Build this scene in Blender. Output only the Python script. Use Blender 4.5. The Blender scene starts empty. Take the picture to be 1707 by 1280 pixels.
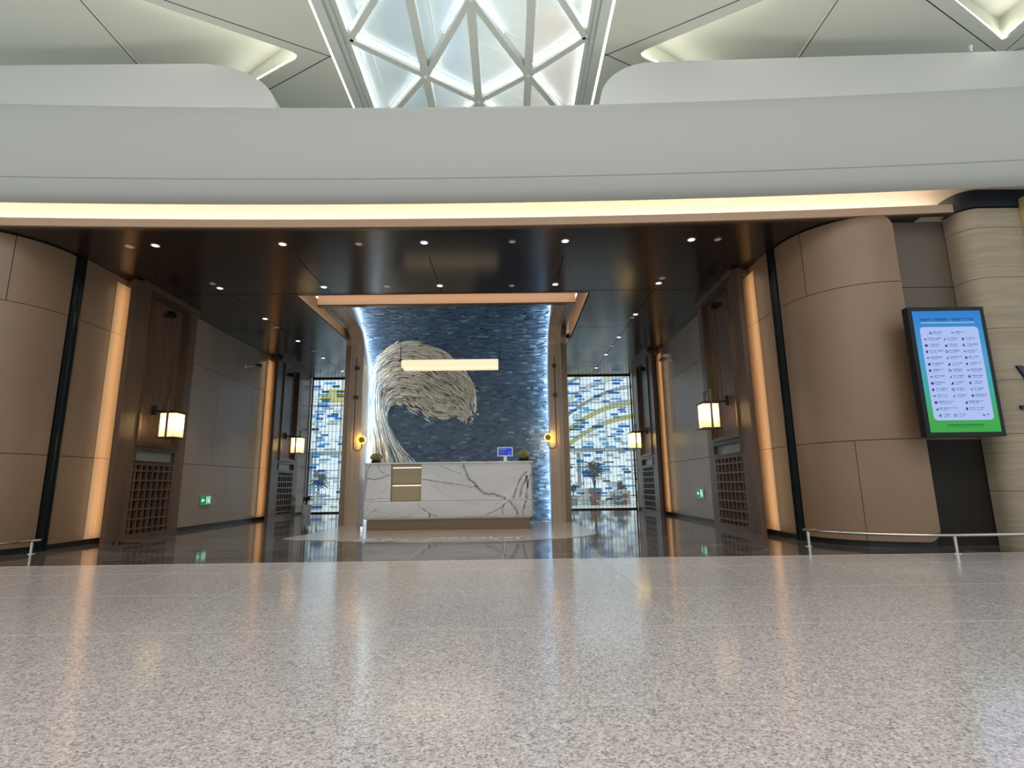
import bpy, bmesh, math, random
from mathutils import Vector, Matrix, geometry
random.seed(7)
PI = math.pi
SC = bpy.context.scene
COL = SC.collection

# ------------------------------------------------------------------ camera
F_PX = 886.0
pitch, roll, yaw = math.radians(10.69), math.radians(0.77), math.radians(0.32)
CAM = Vector((0, 0, 0.8))
fw = Vector((math.sin(yaw)*math.cos(pitch), math.cos(yaw)*math.cos(pitch), math.sin(pitch)))
rt = Vector((math.cos(yaw), -math.sin(yaw), 0))
up = rt.cross(fw)
rt2 = math.cos(roll)*rt - math.sin(roll)*up
up2 = math.sin(roll)*rt + math.cos(roll)*up
cd = bpy.data.cameras.new('camera'); cam = bpy.data.objects.new('camera', cd); COL.objects.link(cam)
m3 = Matrix((rt2, up2, -fw)).transposed()
cam.matrix_world = Matrix.Translation(CAM) @ m3.to_4x4()
cd.sensor_width = 36.0; cd.lens = 36.0*F_PX/1707.0; cd.clip_start = 0.05; cd.clip_end = 200
SC.camera = cam

# ------------------------------------------------------------------ world and exposure
w = bpy.data.worlds.new('world'); SC.world = w; w.use_nodes = True
bg = w.node_tree.nodes['Background']; bg.inputs[0].default_value = (0.86, 0.96, 1.0, 1); bg.inputs[1].default_value = 1.05
SC.view_settings.view_transform = 'Standard'; SC.view_settings.look = 'None'
SC.view_settings.exposure = 0.0; SC.view_settings.gamma = 1.0; SC.view_settings.use_curve_mapping = False

def area_light(name, loc, rot, sx, sy, power, color):
    l = bpy.data.lights.new(name, 'AREA'); l.shape = 'RECTANGLE'; l.size = sx; l.size_y = sy
    l.energy = power; l.color = color
    o = bpy.data.objects.new(name, l); COL.objects.link(o); o.location = loc; o.rotation_euler = rot
    return o
HALL_LIGHT = area_light('hall_fill_light', (0, -3.5, 8.2), (0, 0, 0), 14, 6, 1150, (1.0, 0.97, 0.95))  # added fill under the closed ceiling, brightens the hall floor
UP_LIGHT = area_light('ceiling_fill_light', (-0.7, 7.3, 5.75), (PI, 0, 0), 15, 0.8, 60, (1.0, 0.99, 0.95))  # added fill hidden on the roof deck, lifts the hall ceiling
SKY_LIGHT = area_light('skylight_daylight', (-0.65, 8.6, 11.9), (0, 0, 0), 5, 9, 420, (0.93, 0.98, 1.0))
BACK_LIGHT = area_light('garden_daylight', (-1, 24, 9.5), (0, 0, 0), 18, 10, 1500, (0.95, 1.0, 1.0))

# ------------------------------------------------------------------ materials
def lin(c):
    r = []
    for v in c:
        v = v/255.0
        r.append(v/12.92 if v <= 0.04045 else ((v+0.055)/1.055)**2.4)
    return (r[0], r[1], r[2], 1)

def mat(name, rgb, rough=0.5, metal=0.0, spec=0.5, noise=None, bump=None, emit=None, coat=0.0):
    """noise=(rgb2, scale(x,y,z), contrast) ; bump=(scale(x,y,z), strength)"""
    m = bpy.data.materials.new(name); m.use_nodes = True
    nt = m.node_tree; b = nt.nodes['Principled BSDF']
    b.inputs['Base Color'].default_value = lin(rgb); b.inputs['Roughness'].default_value = rough
    b.inputs['Metallic'].default_value = metal; b.inputs['Specular IOR Level'].default_value = spec
    b.inputs['Coat Weight'].default_value = coat; b.inputs['Coat Roughness'].default_value = 0.05
    if noise or bump:
        tc = nt.nodes.new('ShaderNodeTexCoord')
    if noise:
        mp = nt.nodes.new('ShaderNodeMapping'); mp.inputs['Scale'].default_value = noise[1]
        n = nt.nodes.new('ShaderNodeTexNoise'); n.inputs['Scale'].default_value = 1.0; n.inputs['Detail'].default_value = 6
        r = nt.nodes.new('ShaderNodeValToRGB'); k = noise[2]
        r.color_ramp.elements[0].position = 0.5-k; r.color_ramp.elements[1].position = 0.5+k
        r.color_ramp.elements[0].color = lin(rgb); r.color_ramp.elements[1].color = lin(noise[0])
        nt.links.new(tc.outputs['Object'], mp.inputs[0]); nt.links.new(mp.outputs[0], n.inputs['Vector'])
        nt.links.new(n.outputs[0], r.inputs[0]); nt.links.new(r.outputs[0], b.inputs['Base Color'])
    if bump:
        mp = nt.nodes.new('ShaderNodeMapping'); mp.inputs['Scale'].default_value = bump[0]
        n = nt.nodes.new('ShaderNodeTexNoise'); n.inputs['Scale'].default_value = 1.0; n.inputs['Detail'].default_value = 4
        bp = nt.nodes.new('ShaderNodeBump'); bp.inputs['Strength'].default_value = bump[1]; bp.inputs['Distance'].default_value = 0.01
        nt.links.new(tc.outputs['Object'], mp.inputs[0]); nt.links.new(mp.outputs[0], n.inputs['Vector'])
        nt.links.new(n.outputs[0], bp.inputs['Height']); nt.links.new(bp.outputs[0], b.inputs['Normal'])
    if emit:
        b.inputs['Emission Color'].default_value = lin(emit[0]); b.inputs['Emission Strength'].default_value = emit[1]
    return m

def glassy(name, rgb, transp, rough=0.1, kind='mix'):
    """thin pane: transparent tint mixed with translucent/diffuse body"""
    m = bpy.data.materials.new(name); m.use_nodes = True; nt = m.node_tree; nt.nodes.clear()
    o = nt.nodes.new('ShaderNodeOutputMaterial'); mx = nt.nodes.new('ShaderNodeMixShader'); mx.inputs[0].default_value = 1-transp
    t = nt.nodes.new('ShaderNodeBsdfTransparent'); t.inputs[0].default_value = lin(rgb)
    a = nt.nodes.new('ShaderNodeAddShader'); d = nt.nodes.new('ShaderNodeBsdfDiffuse'); tr = nt.nodes.new('ShaderNodeBsdfTranslucent')
    c = lin(rgb); h = (c[0]*0.5, c[1]*0.5, c[2]*0.5, 1)
    d.inputs[0].default_value = h; tr.inputs[0].default_value = h
    nt.links.new(d.outputs[0], a.inputs[0]); nt.links.new(tr.outputs[0], a.inputs[1])
    nt.links.new(t.outputs[0], mx.inputs[1]); nt.links.new(a.outputs[0], mx.inputs[2])
    nt.links.new(mx.outputs[0], o.inputs[0])
    return m

def emis(name, rgb, s):
    m = bpy.data.materials.new(name); m.use_nodes = True; nt = m.node_tree; nt.nodes.clear()
    o = nt.nodes.new('ShaderNodeOutputMaterial'); e = nt.nodes.new('ShaderNodeEmission')
    e.inputs[0].default_value = lin(rgb); e.inputs[1].default_value = s
    nt.links.new(e.outputs[0], o.inputs[0]); return m

def terrazzo():
    m = bpy.data.materials.new('terrazzo'); m.use_nodes = True; nt = m.node_tree; b = nt.nodes['Principled BSDF']
    tc = nt.nodes.new('ShaderNodeTexCoord')
    v = nt.nodes.new('ShaderNodeTexVoronoi'); v.inputs['Scale'].default_value = 135
    sep = nt.nodes.new('ShaderNodeSeparateColor')
    r = nt.nodes.new('ShaderNodeValToRGB'); r.color_ramp.interpolation = 'LINEAR'
    e = r.color_ramp.elements
    e[0].position = 0.0; e[0].color = lin((70, 67, 66))
    e[1].position = 1.0; e[1].color = lin((232, 228, 222))
    for p, c in ((0.2, (116, 110, 109)), (0.3, (172, 164, 162)), (0.75, (190, 182, 179)), (0.9, (212, 205, 201))):
        q = e.new(p); q.color = lin(c)
    n = nt.nodes.new('ShaderNodeTexNoise'); n.inputs['Scale'].default_value = 45; n.inputs['Detail'].default_value = 8; n.inputs['Roughness'].default_value = 0.7
    r2 = nt.nodes.new('ShaderNodeValToRGB'); r2.color_ramp.elements[0].position = 0.38; r2.color_ramp.elements[1].position = 0.62
    r2.color_ramp.elements[0].color = lin((158, 150, 149)); r2.color_ramp.elements[1].color = lin((202, 194, 191))
    n2 = nt.nodes.new('ShaderNodeTexNoise'); n2.inputs['Scale'].default_value = 0.8; n2.inputs['Detail'].default_value = 3
    mx = nt.nodes.new('ShaderNodeMix'); mx.data_type = 'RGBA'; mx.inputs[0].default_value = 0.5
    for nd in (v, n, n2): nt.links.new(tc.outputs['Object'], nd.inputs['Vector'])
    nt.links.new(v.outputs['Color'], sep.inputs[0]); nt.links.new(sep.outputs[0], r.inputs[0])
    nt.links.new(n.outputs[0], r2.inputs[0])
    nt.links.new(r.outputs[0], mx.inputs[6]); nt.links.new(r2.outputs[0], mx.inputs[7])
    nt.links.new(mx.outputs[2], b.inputs['Base Color'])
    mr = nt.nodes.new('ShaderNodeMapRange'); mr.inputs[1].default_value = 0.3; mr.inputs[2].default_value = 0.7
    mr.inputs[3].default_value = 0.11; mr.inputs[4].default_value = 0.18
    nt.links.new(n2.outputs[0], mr.inputs[0]); nt.links.new(mr.outputs[0], b.inputs['Roughness'])
    b.inputs['Specular IOR Level'].default_value = 0.55
    return m

def streak_marble(name, a, b_, vein, rough, rot=0.2, sc=1.0):
    m = bpy.data.materials.new(name); m.use_nodes = True; nt = m.node_tree; b = nt.nodes['Principled BSDF']
    tc = nt.nodes.new('ShaderNodeTexCoord'); mp = nt.nodes.new('ShaderNodeMapping')
    mp.inputs['Scale'].default_value = (0.5*sc, 3.2*sc, 1.5*sc); mp.inputs['Rotation'].default_value = (0, 0, rot)
    n = nt.nodes.new('ShaderNodeTexNoise'); n.inputs['Scale'].default_value = 1.2; n.inputs['Detail'].default_value = 8; n.inputs['Distortion'].default_value = 1.4
    r = nt.nodes.new('ShaderNodeValToRGB'); e = r.color_ramp.elements
    e[0].position = 0.3; e[0].color = lin(a); e[1].position = 0.72; e[1].color = lin(b_)
    q = e.new(0.5); q.color = lin(tuple((x+y)/2 for x, y in zip(a, b_)))
    q = e.new(0.525); q.color = lin(vein); q = e.new(0.54); q.color = lin(tuple((x+y)/2 for x, y in zip(a, b_)))
    nt.links.new(tc.outputs['Object'], mp.inputs[0]); nt.links.new(mp.outputs[0], n.inputs['Vector'])
    nt.links.new(n.outputs[0], r.inputs[0]); nt.links.new(r.outputs[0], b.inputs['Base Color'])
    b.inputs['Roughness'].default_value = rough
    return m

M = {}
M['terrazzo'] = terrazzo()
M['dark_marble'] = streak_marble('dark_marble', (58, 52, 50), (92, 84, 80), (132, 124, 118), 0.06)
M['island_marble'] = streak_marble('island_marble', (150, 143, 137), (176, 169, 161), (128, 120, 113), 0.16)
M['white_marble'] = streak_marble('white_marble', (178, 175, 172), (196, 193, 190), (172, 170, 168), 0.18, rot=0.9, sc=1.0)
M['vein'] = mat('marble_vein', (112, 110, 110), 0.25, noise=((150, 148, 148), (14, 14, 14), 0.12))
M['grout'] = mat('pale_grout', (182, 177, 172), 0.6)
M['inlay_line'] = mat('inlay_line', (226, 223, 218), 0.3)
M['leather'] = mat('brown_wall_panel', (128, 101, 77), 0.42, noise=((118, 93, 71), (1.5, 1.5, 1.5), 0.25), bump=((160, 160, 160), 0.12))
M['lobby_panel'] = mat('lobby_wall_panel', (146, 126, 108), 0.3, noise=((137, 118, 100), (1.2, 1.2, 1.2), 0.25), bump=((2, 2, 12), 0.12))
M['wood'] = mat('brown_wood', (99, 76, 58), 0.33, noise=((84, 63, 48), (9, 9, 0.7), 0.2))
M['wood_light'] = mat('light_taupe_wood', (176, 152, 126), 0.34, noise=((158, 135, 110), (12, 5, 0.6), 0.2))
M['veneer'] = mat('lit_wood_veneer', (226, 190, 150), 0.5, noise=((214, 176, 138), (8, 8, .7), 0.2))  # pale wood, with part of the edge strips' glow painted into its tone
M['bronze'] = mat('bronze_metal', (112, 90, 70), 0.3, 0.7)
M['dark_bronze'] = mat('dark_bronze', (52, 43, 36), 0.35, 0.5)
M['ceiling_dark'] = mat('dark_bronze_ceiling', (58, 46, 39), 0.2, 0.35, bump=((1.3, 1.3, 1.3), 0.05))
M['black'] = mat('black_gap', (16, 15, 15), 0.5)
M['black_metal'] = mat('black_metal', (22, 21, 22), 0.3, 0.4)
M['slit'] = mat('dark_green_glass', (24, 30, 30), 0.15, 0.2)
M['dark_panel'] = mat('dark_wall_panel', (34, 29, 24), 0.6, spec=0.2)
M['mid_panel'] = mat('mid_brown_panel', (86, 73, 61), 0.45)  # even mid-brown wall colour
M['beam'] = mat('grey_white_metal', (172, 172, 167), 0.6)
M['ledge'] = mat('white_ledge_panel', (206, 205, 201), 0.5)
M['ceiling_white'] = mat('ivory_ceiling_panel', (206, 207, 194), 0.6)
M['skyframe'] = mat('skylight_frame_white', (206, 208, 200), 0.45)
M['peach'] = mat('cove_lip_wood', (196, 172, 152), 0.5)
M['cove_white'] = mat('cove_white', (232, 220, 205), 0.6)
M['stone'] = mat('ribbed_beige_stone', (152, 138, 116), 0.6, noise=((134, 121, 101), (1.2, 1.2, 26), 0.2), bump=((2, 2, 60), 0.25))
M['navy'] = mat('navy_metal', (24, 30, 40), 0.35, 0.2, bump=((1, 1, 120), 0.4))
M['chrome'] = mat('brushed_steel', (196, 190, 182), 0.18, 1.0)
M['brass'] = mat('antique_brass', (120, 94, 60), 0.3, 0.9)
M['dark_brass'] = mat('dark_bronze_rod', (58, 46, 36), 0.4, 0.6)
M['gold'] = mat('gold_frame', (196, 178, 118), 0.35, 0.4)
M['plate_glass'] = mat('grey_name_plate', (142, 142, 128), 0.2)
M['white_plastic'] = mat('white_plastic', (215, 218, 220), 0.35)
M['white_paint'] = mat('white_paint', (232, 234, 232), 0.5)
M['grey_paint'] = mat('grey_paint', (150, 156, 160), 0.5)
M['garden_floor'] = mat('pale_stone_floor', (206, 204, 198), 0.35)
M['yellow_rib'] = mat('pale_yellow_rib', (214, 204, 118), 0.5)
M['green_leaf'] = mat('green_leaf', (44, 66, 38), 0.5, noise=((70, 92, 44), (9, 9, 9), 0.2))
M['dark_leaf'] = mat('dark_leaf', (22, 34, 26), 0.5)
M['cactus'] = mat('cactus_green', (36, 46, 20), 0.6, noise=((150, 146, 84), (40, 40, 40), 0.12))
M['bark'] = mat('bark', (84, 62, 44), 0.8)
M['terracotta'] = mat('terracotta', (140, 84, 60), 0.7)
M['led_warm'] = emis('led_warm', (255, 238, 218), 13.0)
M['led_strip'] = emis('led_amber', (255, 220, 176), 6.0)
M['led_cove'] = emis('led_cove_amber', (255, 218, 178), 6.5)
M['led_cool'] = emis('led_cool', (226, 242, 252), 68.0)
M['led_white'] = emis('led_white', (255, 253, 240), 3.6)
M['led_coffer'] = emis('led_coffer', (255, 253, 240), 24.0)
M['led_sky'] = emis('led_skylight', (240, 248, 255), 26.0)
M['led_desk'] = emis('led_desk', (255, 240, 214), 1.6)
M['lens_bright'] = emis('downlight_lens', (255, 246, 236), 5.0)
M['lens_dim'] = mat('dim_lens', (150, 140, 132), 0.3, emit=((190, 176, 165), 0.22))
M['exit_green'] = emis('exit_green', (24, 148, 84), 0.8)
M['exit_white'] = emis('exit_white', (214, 255, 232), 0.95)
M['pane'] = glassy('skylight_pane', (236, 242, 238), 0.42)
M['art_clear'] = glassy('clear_art_glass', (236, 248, 252), 0.86)
M['art_white'] = glassy('milky_art_glass', (240, 248, 252), 0.35)
M['art_blue'] = glassy('blue_art_glass', (140, 186, 236), 0.74)
M['art_pale'] = glassy('pale_blue_art_glass', (190, 226, 246), 0.65)
M['art_grey'] = glassy('grey_art_glass', (150, 166, 178), 0.6)
M['art_yellow'] = glassy('yellow_art_glass', (226, 204, 84), 0.6)
M['shade'] = glassy('lantern_shade', (250, 240, 205), 0.0)
M['alabaster'] = mat('alabaster', (236, 220, 190), 0.4, emit=((255, 232, 190), 0.78))
BLUES = [mat('blue_tile_%s' % n, c, 0.38) for n, c in (('deep', (50, 72, 96)), ('navy', (38, 56, 78)), ('mid', (62, 88, 112)), ('steel', (76, 102, 124)), ('slate', (52, 76, 98)), ('pale', (96, 122, 142)))]
CREAMS = [mat('wave_cream', (214, 206, 190), 0.55), mat('wave_sand', (186, 177, 161), 0.55), mat('wave_bluewhite', (190, 210, 222), 0.5), mat('wave_taupe', (160, 146, 130), 0.55), mat('wave_slate', (78, 104, 124), 0.5)]

# ------------------------------------------------------------------ helpers
ORG = {}
class MB:
    def __init__(s): s.v = []; s.f = []; s.m = []
    def add(s, vs, fs, mi=0):
        o = len(s.v); s.v += [tuple(p) for p in vs]
        for f in fs: s.f.append(tuple(i+o for i in f)); s.m.append(mi)
        return s
    def box(s, x0, x1, y0, y1, z0, z1, mi=0):
        if x0 > x1: x0, x1 = x1, x0
        if y0 > y1: y0, y1 = y1, y0
        vs = [(x, y, z) for x in (x0, x1) for y in (y0, y1) for z in (z0, z1)]
        return s.add(vs, [(0, 1, 3, 2), (4, 6, 7, 5), (0, 4, 5, 1), (2, 3, 7, 6), (0, 2, 6, 4), (1, 5, 7, 3)], mi)
    def prism(s, poly, ax, a0, a1, mi=0):
        """poly: 2D points in the plane normal to axis ax ('x': (y,z), 'y': (x,z), 'z': (x,y))"""
        def P(p, a):
            return (a, p[0], p[1]) if ax == 'x' else ((p[0], a, p[1]) if ax == 'y' else (p[0], p[1], a))
        n = len(poly); vs = [P(p, a0) for p in poly]+[P(p, a1) for p in poly]
        fs = [(i, (i+1) % n, n+(i+1) % n, n+i) for i in range(n)]
        for t in geometry.tessellate_polygon([[Vector((p[0], p[1], 0)) for p in poly]]):
            fs.append(tuple(t)); fs.append(tuple(n+i for i in reversed(t)))
        return s.add(vs, fs, mi)
    def tube(s, path, r, n=8, mi=0, cap=True):
        path = [Vector(p) for p in path]; rings = []
        for i, p in enumerate(path):
            d = (path[min(i+1, len(path)-1)]-path[max(i-1, 0)]).normalized()
            a = Vector((0, 0, 1)) if abs(d.z) < 0.9 else Vector((1, 0, 0))
            u = d.cross(a).normalized(); v = d.cross(u)
            rr = r[i] if isinstance(r, (list, tuple)) else r
            rings.append([p+rr*(math.cos(2*PI*k/n)*u+math.sin(2*PI*k/n)*v) for k in range(n)])
        vs = [q for g in rings for q in g]; fs = []
        for i in range(len(path)-1):
            for k in range(n):
                fs.append((i*n+k, i*n+(k+1) % n, (i+1)*n+(k+1) % n, (i+1)*n+k))
        if cap: fs.append(tuple(range(n-1, -1, -1))); fs.append(tuple((len(path)-1)*n+k for k in range(n)))
        return s.add(vs, fs, mi)
    def lathe(s, cx, cy, prof, n=24, mi=0):
        vs = [(cx+r*math.cos(2*PI*k/n), cy+r*math.sin(2*PI*k/n), z) for r, z in prof for k in range(n)]; fs = []
        for i in range(len(prof)-1):
            for k in range(n):
                fs.append((i*n+k, i*n+(k+1) % n, (i+1)*n+(k+1) % n, (i+1)*n+k))
        return s.add(vs, fs, mi)
    def sweep(s, rings, closed=True, cap=True, mi=0):
        n = len(rings[0]); vs = [q for g in rings for q in g]; fs = []
        for i in range(len(rings)-1):
            for k in range(n if closed else n-1):
                fs.append((i*n+k, i*n+(k+1) % n, (i+1)*n+(k+1) % n, (i+1)*n+k))
        if cap and closed: fs.append(tuple(range(n-1, -1, -1))); fs.append(tuple((len(rings)-1)*n+k for k in range(n)))
        return s.add(vs, fs, mi)
    def build(s, name, mats, parent=None, smooth=False, bevel=0, recalc=True):
        if not isinstance(mats, (list, tuple)): mats = [mats]
        if parent is not None: o0 = Vector(ORG[parent.name])
        else:
            xs = [p[0] for p in s.v]; ys = [p[1] for p in s.v]; zs = [p[2] for p in s.v]
            o0 = Vector(((min(xs)+max(xs))/2, (min(ys)+max(ys))/2, min(zs)))
        me = bpy.data.meshes.new(name)
        me.from_pydata([(p[0]-o0.x, p[1]-o0.y, p[2]-o0.z) for p in s.v], [], s.f)
        for mm in mats: me.materials.append(mm)
        me.polygons.foreach_set('material_index', s.m)
        if recalc or bevel:
            bm = bmesh.new(); bm.from_mesh(me)
            if bevel:
                bmesh.ops.bevel(bm, geom=[e for e in bm.edges], offset=bevel, segments=2, affect='EDGES', profile=0.5)
            bmesh.ops.recalc_face_normals(bm, faces=bm.faces); bm.to_mesh(me); bm.free()
        if smooth:
            me.polygons.foreach_set('use_smooth', [True]*len(me.polygons))
            try: me.set_sharp_from_angle(angle=math.radians(38))
            except Exception: pass
        me.update()
        o = bpy.data.objects.new(name, me); COL.objects.link(o)
        if parent is not None: o.parent = parent; o.location = (0, 0, 0)
        else: o.location = o0
        ORG[o.name] = tuple(o0)
        return o

def thing(name, label, cat, loc, group=None):
    o = bpy.data.objects.new(name, None); COL.objects.link(o); o.location = loc; o.empty_display_size = 0.1
    ORG[o.name] = tuple(loc); tag(o, label, cat, group); return o
def tag(o, label, cat, group=None, kind=None):
    if label: o['label'] = label
    if cat: o['category'] = cat
    if group: o['group'] = group
    if kind: o['kind'] = kind
    return o
def struct(o, label=None):
    o['kind'] = 'structure'
    if label: o['label'] = label
    return o
def dup(root, loc, rotz, label, group=None):
    r = root.copy(); COL.objects.link(r); r.location = loc; r.rotation_euler = (0, 0, rotz); r['label'] = label
    if group: r['group'] = group
    for ch in list(root.children):
        c = ch.copy(); COL.objects.link(c); c.parent = r
        for g in list(ch.children):
            d = g.copy(); COL.objects.link(d); d.parent = c
    return r
def arc(cx, cy, r, a0, a1, n):
    return [(cx+r*math.cos(math.radians(a0+(a1-a0)*i/n)), cy+r*math.sin(math.radians(a0+(a1-a0)*i/n))) for i in range(n+1)]

# ------------------------------------------------------------------ dimensions (metres)
XL, XR = -6.35, 3.95            # lobby side walls
H = 4.23                        # lobby ceiling
YW = 16.85                      # stained glass windows
HC = 8.5                        # hall ceiling
def sag(x): return -0.005*(x+1.0)**2    # the front beam is gently bowed in plan

# ------------------------------------------------------------------ floors
b = MB(); b.box(-13, 13, -6, 6.0, -0.12, 0.0); struct(b.build('floor', M['terrazzo']), 'speckled grey terrazzo hall floor')
b = MB(); b.box(-13, 13, 6.0, YW+0.05, -0.12, 0.0); struct(b.build('floor', M['dark_marble']), 'polished dark marble lobby floor')
b = MB()
for x in [-0.09+1.06*k for k in range(-9, 10)]: b.box(x-0.0015, x+0.0015, -1, 5.999, 0.0, 0.0008)
for y in [2.14+1.08*k for k in range(-2, 4)]: b.box(-12, 12, y-0.001, y+0.001, 0.0, 0.0008)
b.box(-13, 13, 5.99, 6.005, 0.0, 0.001)
struct(b.build('trim_1', M['grout']), 'pale joints between the terrazzo floor slabs')
b = MB()
for x in (-2.22, -1.15, -0.09, 1.0): b.box(x-0.002, x+0.002, 6.01, 8.0, 0.0, 0.0008)
struct(b.build('trim_2', M['grout']), 'fine joints in the dark lobby floor')
# rounded marble island inlay under the desk
isl = [(-3.62, 8.74), (-3.35, 8.55), (-2.84, 8.37), (-2.19, 8.15), (-1.6, 7.99), (-1.07, 7.92), (-0.4, 7.92), (0.17, 8.0), (0.75, 8.2), (1.13, 8.45), (1.33, 8.72), (1.42, 9.1), (1.42, 9.7), (1.36, 10.5), (1.32, 11.3), (1.3, 12.2), (-3.55, 12.2), (-3.5, 11.0), (-3.42, 10.28), (-3.5, 9.4)]
b = MB(); b.prism(isl, 'z', 0.0, 0.006)
island = struct(b.build('floor', M['island_marble']), 'pale marble island inlay under the reception desk')
b = MB()
rnd = random.Random(3)
for i in range(95):
    x = -2.35+2.6*i/95+rnd.uniform(-.02, .02); y = 8.12+0.28*abs(((i*0.37) % 1.0)-0.4)+rnd.uniform(0, .12)
    L = rnd.uniform(0.1, 0.3); a = rnd.uniform(0.9, 1.3)
    dx, dy = L*math.cos(a), L*math.sin(a); w_ = 0.009
    b.add([(x-w_, y, .0075), (x+w_, y, .0075), (x+dx+w_, y+dy, .0075), (x+dx-w_, y+dy, .0075)], [(0, 1, 2, 3)])
b.build('inlay_strokes', M['inlay_line'], island, recalc=False)

# ------------------------------------------------------------------ hall beam, cove and ledges
XS = [-9.5+0.5*i for i in range(36)]
def bow(name, prof, m, x0=-9.5, x1=8.0, smooth=True, mats=None):
    b = MB(); xs = [x for x in XS if x0 <= x <= x1]
    b.sweep([[(x, y+(sag(x) if fl else 0), z) for y, z, fl in prof] for x in xs], True, True)
    return b.build(name, m, None, smooth)
beam = bow('wall_front', [(6.32, 4.375, 1), (6.21, 4.315, 1), (6.14, 4.35, 1), (6.08, 4.42, 1), (5.99, 4.62, 1), (5.93, 4.85, 1), (5.89, 5.1, 1), (5.88, 5.3, 1), (5.895, 5.42, 1), (5.95, 5.49, 1), (6.1, 5.58, 1), (6.4, 5.68, 1), (6.5, 5.72, 1), (6.5, 4.9, 1), (6.32, 4.9, 1)], M['beam'])
struct(beam, 'grey bullnose beam spanning the lobby entrance')
b = MB(); b.sweep([[(x, y+sag(x), z) for y, z in ((6.0205, 4.55), (6.016, 4.549), (6.0135, 4.555), (6.0175, 4.557))] for x in XS], True, True)
struct(b.build('trim_3', M['grey_paint']), 'thin seam running along the grey beam')
bow('wall_front', [(6.98, 4.262, 1), (7.1, 4.262, 1), (7.1, 4.95, 1), (6.45, 4.95, 1), (6.45, 4.9, 1), (6.98, 4.9, 1)], M['cove_white'], x1=8.0)['kind'] = 'structure'
lip = bow('trim_4', [(6.65, 4.232, 1), (6.65, 4.345, 1), (6.70, 4.345, 1), (6.70, 4.25, 1), (6.98, 4.25, 1), (6.98, 4.232, 1)], M['peach'], x1=6.0, smooth=False)
struct(lip, 'peach wooden lip of the light cove')
bow('trim_5', [(6.653, 4.210, 1), (6.653, 4.2315, 1), (6.72, 4.2315, 1), (6.72, 4.210, 1)], M['bronze'], x1=6.0, smooth=False)['kind'] = 'structure'
s = bow('cove_light_strip', [(6.76, 4.27, 1), (6.90, 4.27, 1), (6.90, 4.285, 1), (6.76, 4.285, 1)], M['led_warm'], x1=6.0, smooth=False)
tag(s, 'warm white light strip glowing along the cove under the grey beam', 'light strip')
# roof deck behind the beam
b = MB(); b.box(-9.5, 8.5, 6.45, 12.6, 5.45, 5.55); struct(b.build('ceiling', M['ledge']), 'roof deck over the lobby')
# upper ledges (rounded ends)
def ledge(x0, x1, z1, rx, rz, flip):
    cx = x1-rx if not flip else x0+rx
    pts = []
    if not flip:
        pts = [(x0, 5.5), (x0, z1-0.0)]
        for i in range(13):
            t = PI/2*(1-i/12); pts.append((cx+rx*math.cos(t), z1-rz+rz*math.sin(t)))
        pts.append((x1+0.14, 5.5))
    else:
        pts = [(x0-0.14, 5.5)]
        for i in range(13):
            t = PI/2*i/12; pts.append((cx-rx*math.cos(t), z1-rz+rz*math.sin(t)))
        pts += [(x1, z1+0.2), (x1, 5.5)]
    b = MB(); b.prism(pts, 'y', 8.0, 8.5); return b.build('wall_upper', M['ledge'])
struct(ledge(-11, -3.9, 8.0, 1.45, 0.9, False), 'white upper wall with rounded end left of the skylight')
struct(ledge(1.62, 10.5, 7.95, 0.95, 0.75, True), 'white upper wall with rounded end right of the skylight')
b = MB(); b.lathe(8.02, 7.9, [(0.0, 8.135), (0.028, 8.125), (0.03, 8.1), (0.02, 8.06), (0.02, 8.0)], 12)
tag(b.build('ceiling_sensor', M['white_plastic'], None, True), 'small white dome sensor on top of the right upper wall', 'sensor')

# ------------------------------------------------------------------ hall ceiling with folded coffers
def hole_tri(T, A, B, r=0.14):
    T, A, B = Vector(T), Vector(A), Vector(B)
    d1 = (A-T).normalized(); d2 = (B-T).normalized()
    p1 = T+d1*r*1.8; p2 = T+d2*r*1.8; pts = [A, p1]
    for k in range(1, 6):
        t = k/6; pts.append((1-t)**2*p1+2*t*(1-t)*T+t*t*p2)
    return pts+[p2, B]
coff = [hole_tri((-3.67, 8.38), (-6.76, 6.74), (-6.76, 10.1)), hole_tri((2.38, 8.42), (5.42, 6.66), (5.42, 10.05)), hole_tri((8.94, 8.2), (5.9, 6.6), (8.94, 4.9), 0.05)]
def ceil_slab(x0, x1, y0, y1, holes):
    outer = [Vector((x0, y0)), Vector((x1, y0)), Vector((x1, y1)), Vector((x0, y1))]
    loops = [outer]+holes; tri = geometry.tessellate_polygon([[Vector((p.x, p.y, 0)) for p in l] for l in loops])
    pts = [p for l in loops for p in l]; b = MB()
    b.add([(p.x, p.y, HC) for p in pts], [tuple(t) for t in tri])
    b.add([(p.x, p.y, HC+0.03) for p in pts], [tuple(t) for t in tri])
    for l in loops:
        n = len(l); b.add([(p.x, p.y, HC) for p in l]+[(p.x, p.y, HC+0.03) for p in l], [(i, (i+1) % n, n+(i+1) % n, n+i) for i in range(n)])
    return b.build('ceiling', M['ceiling_white'], recalc=False)
struct(ceil_slab(-13, -3.16, -6, 13, [coff[0]]), 'ivory panelled hall ceiling left of the skylight')
struct(ceil_slab(1.81, 13, -6, 13, [coff[1], coff[2]]), 'ivory panelled hall ceiling right of the skylight')
b = MB(); b.box(-3.16, 1.81, -6, 3.9, HC, HC+0.03); b.box(-3.16, 1.81, 12.8, 13, HC, HC+0.03); struct(b.build('ceiling', M['ceiling_white']))
b = MB(); b.box(-13, 13, 12.9, 13.0, 5.4, 10.5); struct(b.build('wall_back', M['ledge']), 'hall end wall above the lobby roof')
clab = ['folded triangular ceiling coffer with white edge light left of the skylight', 'folded triangular ceiling coffer with white edge light right of the skylight', 'narrow lit ceiling coffer near the upper right of the hall']
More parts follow.
